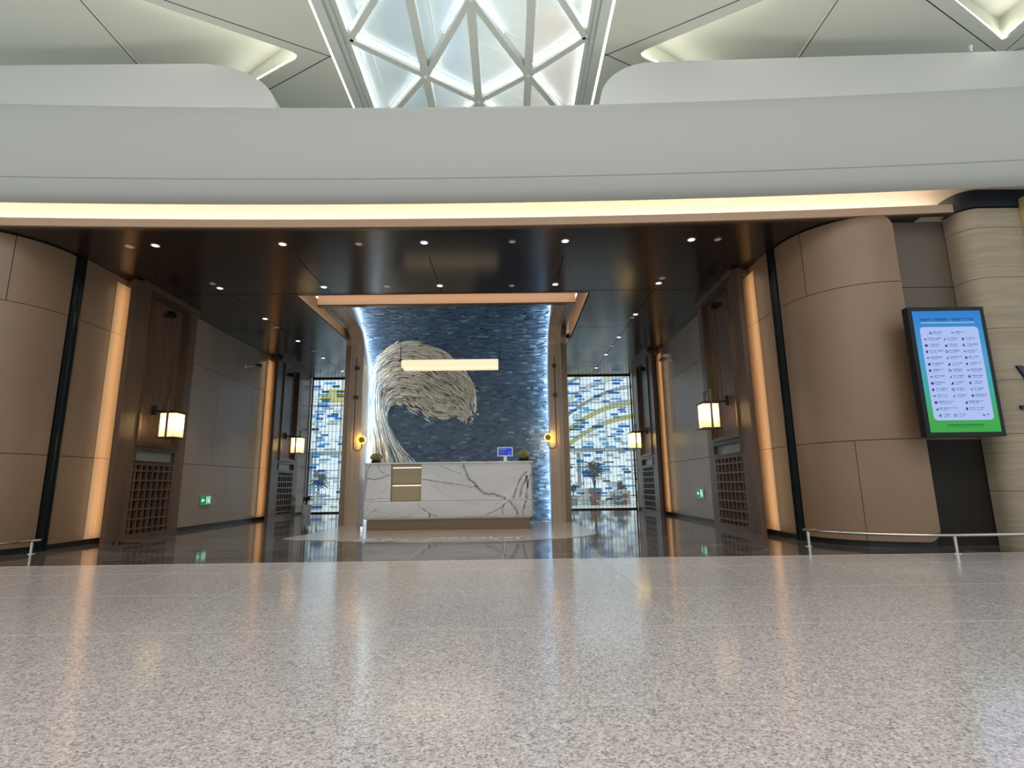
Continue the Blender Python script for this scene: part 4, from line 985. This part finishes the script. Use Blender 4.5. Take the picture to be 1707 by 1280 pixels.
# small tablet sign
t = thing('counter_tablet', 'small white framed tablet with blue screen on the desk', 'tablet', (-0.09, 10.2, 1.222))
b = MB(); b.box(-0.24, 0.055, 10.19, 10.21, 1.325, 1.50); b.build('frame', M['white_plastic'], t, bevel=0.004)
b = MB(); b.box(-0.22, 0.035, 10.186, 10.189, 1.345, 1.48); sc_ = b.build('screen', emis('tablet_blue', (58, 78, 214), 0.8), t)
b = MB(); b.box(-0.21, -0.10, 10.184, 10.186, 1.375, 1.435); b.build('green_image', emis('tablet_green', (84, 130, 140), 0.6), sc_)
b = MB(); b.box(-0.21, -0.06, 10.184, 10.186, 1.45, 1.46); b.box(-0.03, 0.015, 10.184, 10.186, 1.40, 1.41); b.box(-0.04, 0.02, 10.184, 10.186, 1.36, 1.372); b.build('text_line', emis('tablet_ink', (150, 170, 235), 0.7), sc_)
b = MB(); b.box(-0.12, -0.06, 10.195, 10.21, 1.235, 1.325); b.box(-0.18, 0.0, 10.13, 10.27, 1.222, 1.235); b.build('stand', M['white_plastic'], t)

# ------------------------------------------------------------------ leaves helper and plants
def leaf(b, base, d, L_, w_, mi=0, droop=0.3):
    d = Vector(d).normalized(); side = d.cross(Vector((0, 0, 1)))
    if side.length < 0.1: side = Vector((1, 0, 0))
    side.normalize(); vs = []; n = 4
    for i in range(n+1):
        u = i/n; c = Vector(base)+d*L_*u-Vector((0, 0, 1))*droop*L_*u*u; ww = w_*math.sin(PI*(0.08+0.9*u))*.5
        vs += [c-side*ww, c+Vector((0, 0, -.12*w_)), c+side*ww]
    fs = []
    for i in range(n): fs += [(i*3, i*3+1, i*3+4, i*3+3), (i*3+1, i*3+2, i*3+5, i*3+4)]
    b.add(vs, fs, mi)
def potted(x, y, h, spread, nleaf, lsize, label, pot=('white', 0.28, 0.5), seed=1, dark=True, z0=0.0, name='potted_plant'):
    t = thing(name, label, 'potted plant', (x, y, z0)); rnd = random.Random(seed)
    pr, ph = pot[1], pot[2]
    b = MB(); b.lathe(x, y, [(0, z0), (pr*.72, z0), (pr, z0+ph), (pr*.9, z0+ph), (pr*.85, z0+ph*.9), (0, z0+ph*.9)], 24); b.build('pot', {'white': M['white_plastic'], 'brown': M['terracotta'], 'grey': M['grey_paint']}[pot[0]], t, True)
    b = MB(); tips = []
    for q in range(max(3, nleaf//14)):
        a = rnd.uniform(0, 2*PI); rr = rnd.uniform(0.1, 0.6)*spread; top = Vector((x+rr*math.cos(a), y+rr*math.sin(a), z0+ph+(h-ph)*rnd.uniform(.45, .9)))
        mid = Vector((x+rr*.3*math.cos(a), y+rr*.3*math.sin(a), z0+ph+(top.z-z0-ph)*.5)); b.tube([(x, y, z0+ph*.85), mid, top], [0.018, 0.012, 0.006], 6); tips.append((mid, top))
    b.build('stem', M['bark'], t, True)
    b = MB()
    for q in range(nleaf):
        m_, tp = rnd.choice(tips); p = m_.lerp(tp, rnd.uniform(0.1, 1.0)); a = rnd.uniform(0, 2*PI)
        leaf(b, p, (math.cos(a), math.sin(a), rnd.uniform(-.1, .9)), lsize*rnd.uniform(.7, 1.2), lsize*.42, 0, .35)
    b.build('foliage', M['dark_leaf'] if dark else M['green_leaf'], t, recalc=False)
    return t
potted(-5.88, 15.72, 0.62, 0.16, 46, 0.17, 'small dark plant in a white pot on the floor by the left window', ('white', 0.16, 0.30), 4)
b = MB(); b.lathe(-5.95, 8.35, [(0, 0.03), (0.05, 0.028), (0.06, 0.012), (0.06, 0.0), (0, 0)], 14); b.tube([(-5.95, 8.35, 0.012), (-5.75, 8.3, 0.012), (-5.62, 8.38, 0.012)], 0.008, 6)
tag(b.build('floor_box', M['black_metal'], None, True), 'small black floor fitting with short cable beside the left wall base', 'floor fitting')

# ------------------------------------------------------------------ stained glass windows
def window(nm, x0, x1, label, seed, yellow):
    rnd = random.Random(seed); root = thing(nm, label, None, ((x0+x1)/2, YW, 0)); root['kind'] = 'structure'
    b = MB(); f = 0.04
    b.box(x0, x1, YW-0.04, YW+0.04, 0, f); b.box(x0, x1, YW-0.04, YW+0.04, H-f, H); b.box(x0, x0+f, YW-0.04, YW+0.04, f, H-f); b.box(x1-f, x1, YW-0.04, YW+0.04, f, H-f)
    b.build('window_frame', M['black_metal'], root)
    b = MB(); b.add([(x0, YW+0.012, 0), (x1, YW+0.012, 0), (x1, YW+0.012, H), (x0, YW+0.012, H)], [(0, 1, 2, 3)]); b.build('clear_pane', M['art_clear'], root, recalc=False)
    b = MB(); n = int((x1-x0)/0.118)
    xs_ = [x0+(x1-x0)*i/n for i in range(1, n)]
    for x in xs_: b.box(x-0.004, x+0.004, YW-0.006, YW+0.006, f, H-f)
    z = 0.12
    while z < H-0.1:
        x = x0
        while x < x1:
            L_ = rnd.choice([0.24, 0.36, 0.6, 1.0])
            if rnd.random() < 0.45: b.box(x, min(x+L_, x1), YW-0.005, YW+0.005, z-0.0035, z+0.0035)
            x += L_
        z += rnd.uniform(0.05, 0.1)
    b.build('lead_lattice', M['black_metal'], root)
    b = MB(); z = 0.15
    while z < H-0.15:
        hh = rnd.uniform(0.04, 0.085); x = x0+rnd.uniform(0, .4)
        while x < x1-0.3:
            w_ = rnd.choice([0.236, 0.236, 0.354]); r_ = rnd.random()
            mi = 0 if r_ < .34 else (1 if r_ < .58 else (2 if r_ < .92 else 3))
            if yellow and rnd.random() < yellow(x, z): mi = 4
            b.box(x, x+w_, YW-0.003, YW+0.003, z, z+hh, mi); x += w_+rnd.choice([.24, .36, .48, .72, .96])
        z += hh+rnd.uniform(0.0, 0.03)
    b.build('coloured_glass', [M['art_blue'], M['art_pale'], M['art_white'], M['art_grey'], M['art_yellow']], root, recalc=False)
window('window_1', XL+0.02, -2.9, 'blue and white leaded glass window left of the mural', 21, lambda x, z: 0.35 if (z > 3.3 and z < 3.9 and x < -5.2) else 0)
window('window_2', 0.6, XR-0.02, 'blue and white leaded glass window right of the mural', 22, lambda x, z: 0.0)
b = MB(); b.box(-2.9, 0.6, YW-0.04, YW+0.1, 0, H); struct(b.build('wall_back', M['dark_bronze']), 'dark wall between the two leaded windows')

# ------------------------------------------------------------------ bright garden hall beyond the windows
b = MB(); b.box(-16, 14, YW+0.05, 34, -0.12, 0.0); struct(b.build('floor', M['garden_floor']), 'pale floor of the bright hall behind the windows')
b = MB()
for x in [-15+1.5*i for i in range(20)]: b.box(x-0.03, x+0.03, 33.0, 33.12, 0, 9)
for z in (0.05, 2.9, 5.8, 8.9): b.box(-15.5, 13.5, 33.0, 33.12, z-0.05, z+0.05)
tag(b.build('curtain_wall', M['grey_paint']), 'tall mullioned glass wall frame far behind the leaded windows', 'curtain wall')
def rib(p, q, r, m, label):
    b = MB(); p, q = Vector(p), Vector(q); d = (q-p).normalized(); n_ = d.cross(Vector((0, 1, 0))).normalized()*r
    pts = []
    for i in range(13):
        u = i/12; c = p.lerp(q, u)+Vector((0, 0, 0.5*math.sin(PI*u))); pts.append(c)
    rings = [[c-n_, c+n_, c+n_+Vector((0, .5, 0)), c-n_+Vector((0, .5, 0))] for c in pts]
    b.sweep(rings); return tag(b.build('roof_rib', m), label, 'roof rib', 'sloping roof ribs beyond the right window')
rl = ['lowest', 'second lowest', 'middle', 'second highest', 'highest']
for i, (za, zb, m_) in enumerate(((1.75, 3.6, M['yellow_rib']), (2.35, 4.2, M['yellow_rib']), (2.95, 4.9, M['grey_paint']), (3.6, 5.4, M['white_paint']), (4.3, 6.0, M['grey_paint']))):
    rib((1.6, 22, za), (5.9, 22, zb), 0.09 if m_ is not M['grey_paint'] else 0.05, m_, '%s sloping roof rib seen through the right leaded window' % rl[i])
b = MB(); b.box(-8.25, -6.6, 23.0, 23.3, 4.45, 4.75); b.box(-8.0, -6.9, 23, 23.3, 4.75, 5.0); b.box(-6.7, -6.6, 23, 23.1, 0, 4.45)
tag(b.build('yellow_canopy', M['yellow_rib']), 'yellow canopy seen through the top of the left window', 'canopy')
b = MB(); b.box(-10, 8, 24.0, 24.4, 2.2, 2.36); b.box(-10, 8, 24.1, 24.3, 1.5, 1.54)
for x in (-9, -6.2, -3, 0, 3.1, 5.9): b.box(x-0.08, x+0.08, 24.1, 24.3, 0, 2.2)
tag(b.build('balcony_beam', M['grey_paint']), 'grey horizontal beam on posts behind the leaded windows', 'beam')
b = MB(); b.box(2.7, 3.5, 21.0, 21.7, 0, 0.62); tag(b.build('planter_box', M['white_paint'], bevel=0.02), 'white planter box behind the right window', 'planter')
b = MB(); b.box(3.9, 4.7, 21.2, 21.9, 0, 0.5); tag(b.build('planter_box', M['garden_floor'], bevel=0.02), 'pale low planter box farther right behind the right window', 'planter')
potted(3.15, 20.2, 1.9, 0.5, 150, 0.34, 'tall dark tree-like plant in a brown pot behind the right window', ('brown', 0.26, 0.62), 12, True)
potted(4.15, 20.4, 0.95, 0.45, 90, 0.26, 'low bushy plant in a brown pot behind the right window', ('brown', 0.3, 0.4), 13, True)
potted(2.35, 20.3, 0.8, 0.35, 70, 0.22, 'small bushy plant in a grey pot at the left of the right window', ('grey', 0.22, 0.35), 14, False)
potted(4.75, 19.6, 1.6, 0.3, 60, 0.26, 'slender plant behind the right edge of the right window', ('white', 0.2, 0.5), 17, True)
potted(-6.95, 19.6, 1.55, 0.4, 120, 0.32, 'large dark plant in a white pot behind the left window', ('white', 0.26, 0.5), 15, True)
potted(-6.05, 19.8, 0.8, 0.25, 50, 0.22, 'small plant in a grey pot behind the left window', ('grey', 0.2, 0.4), 16, True)
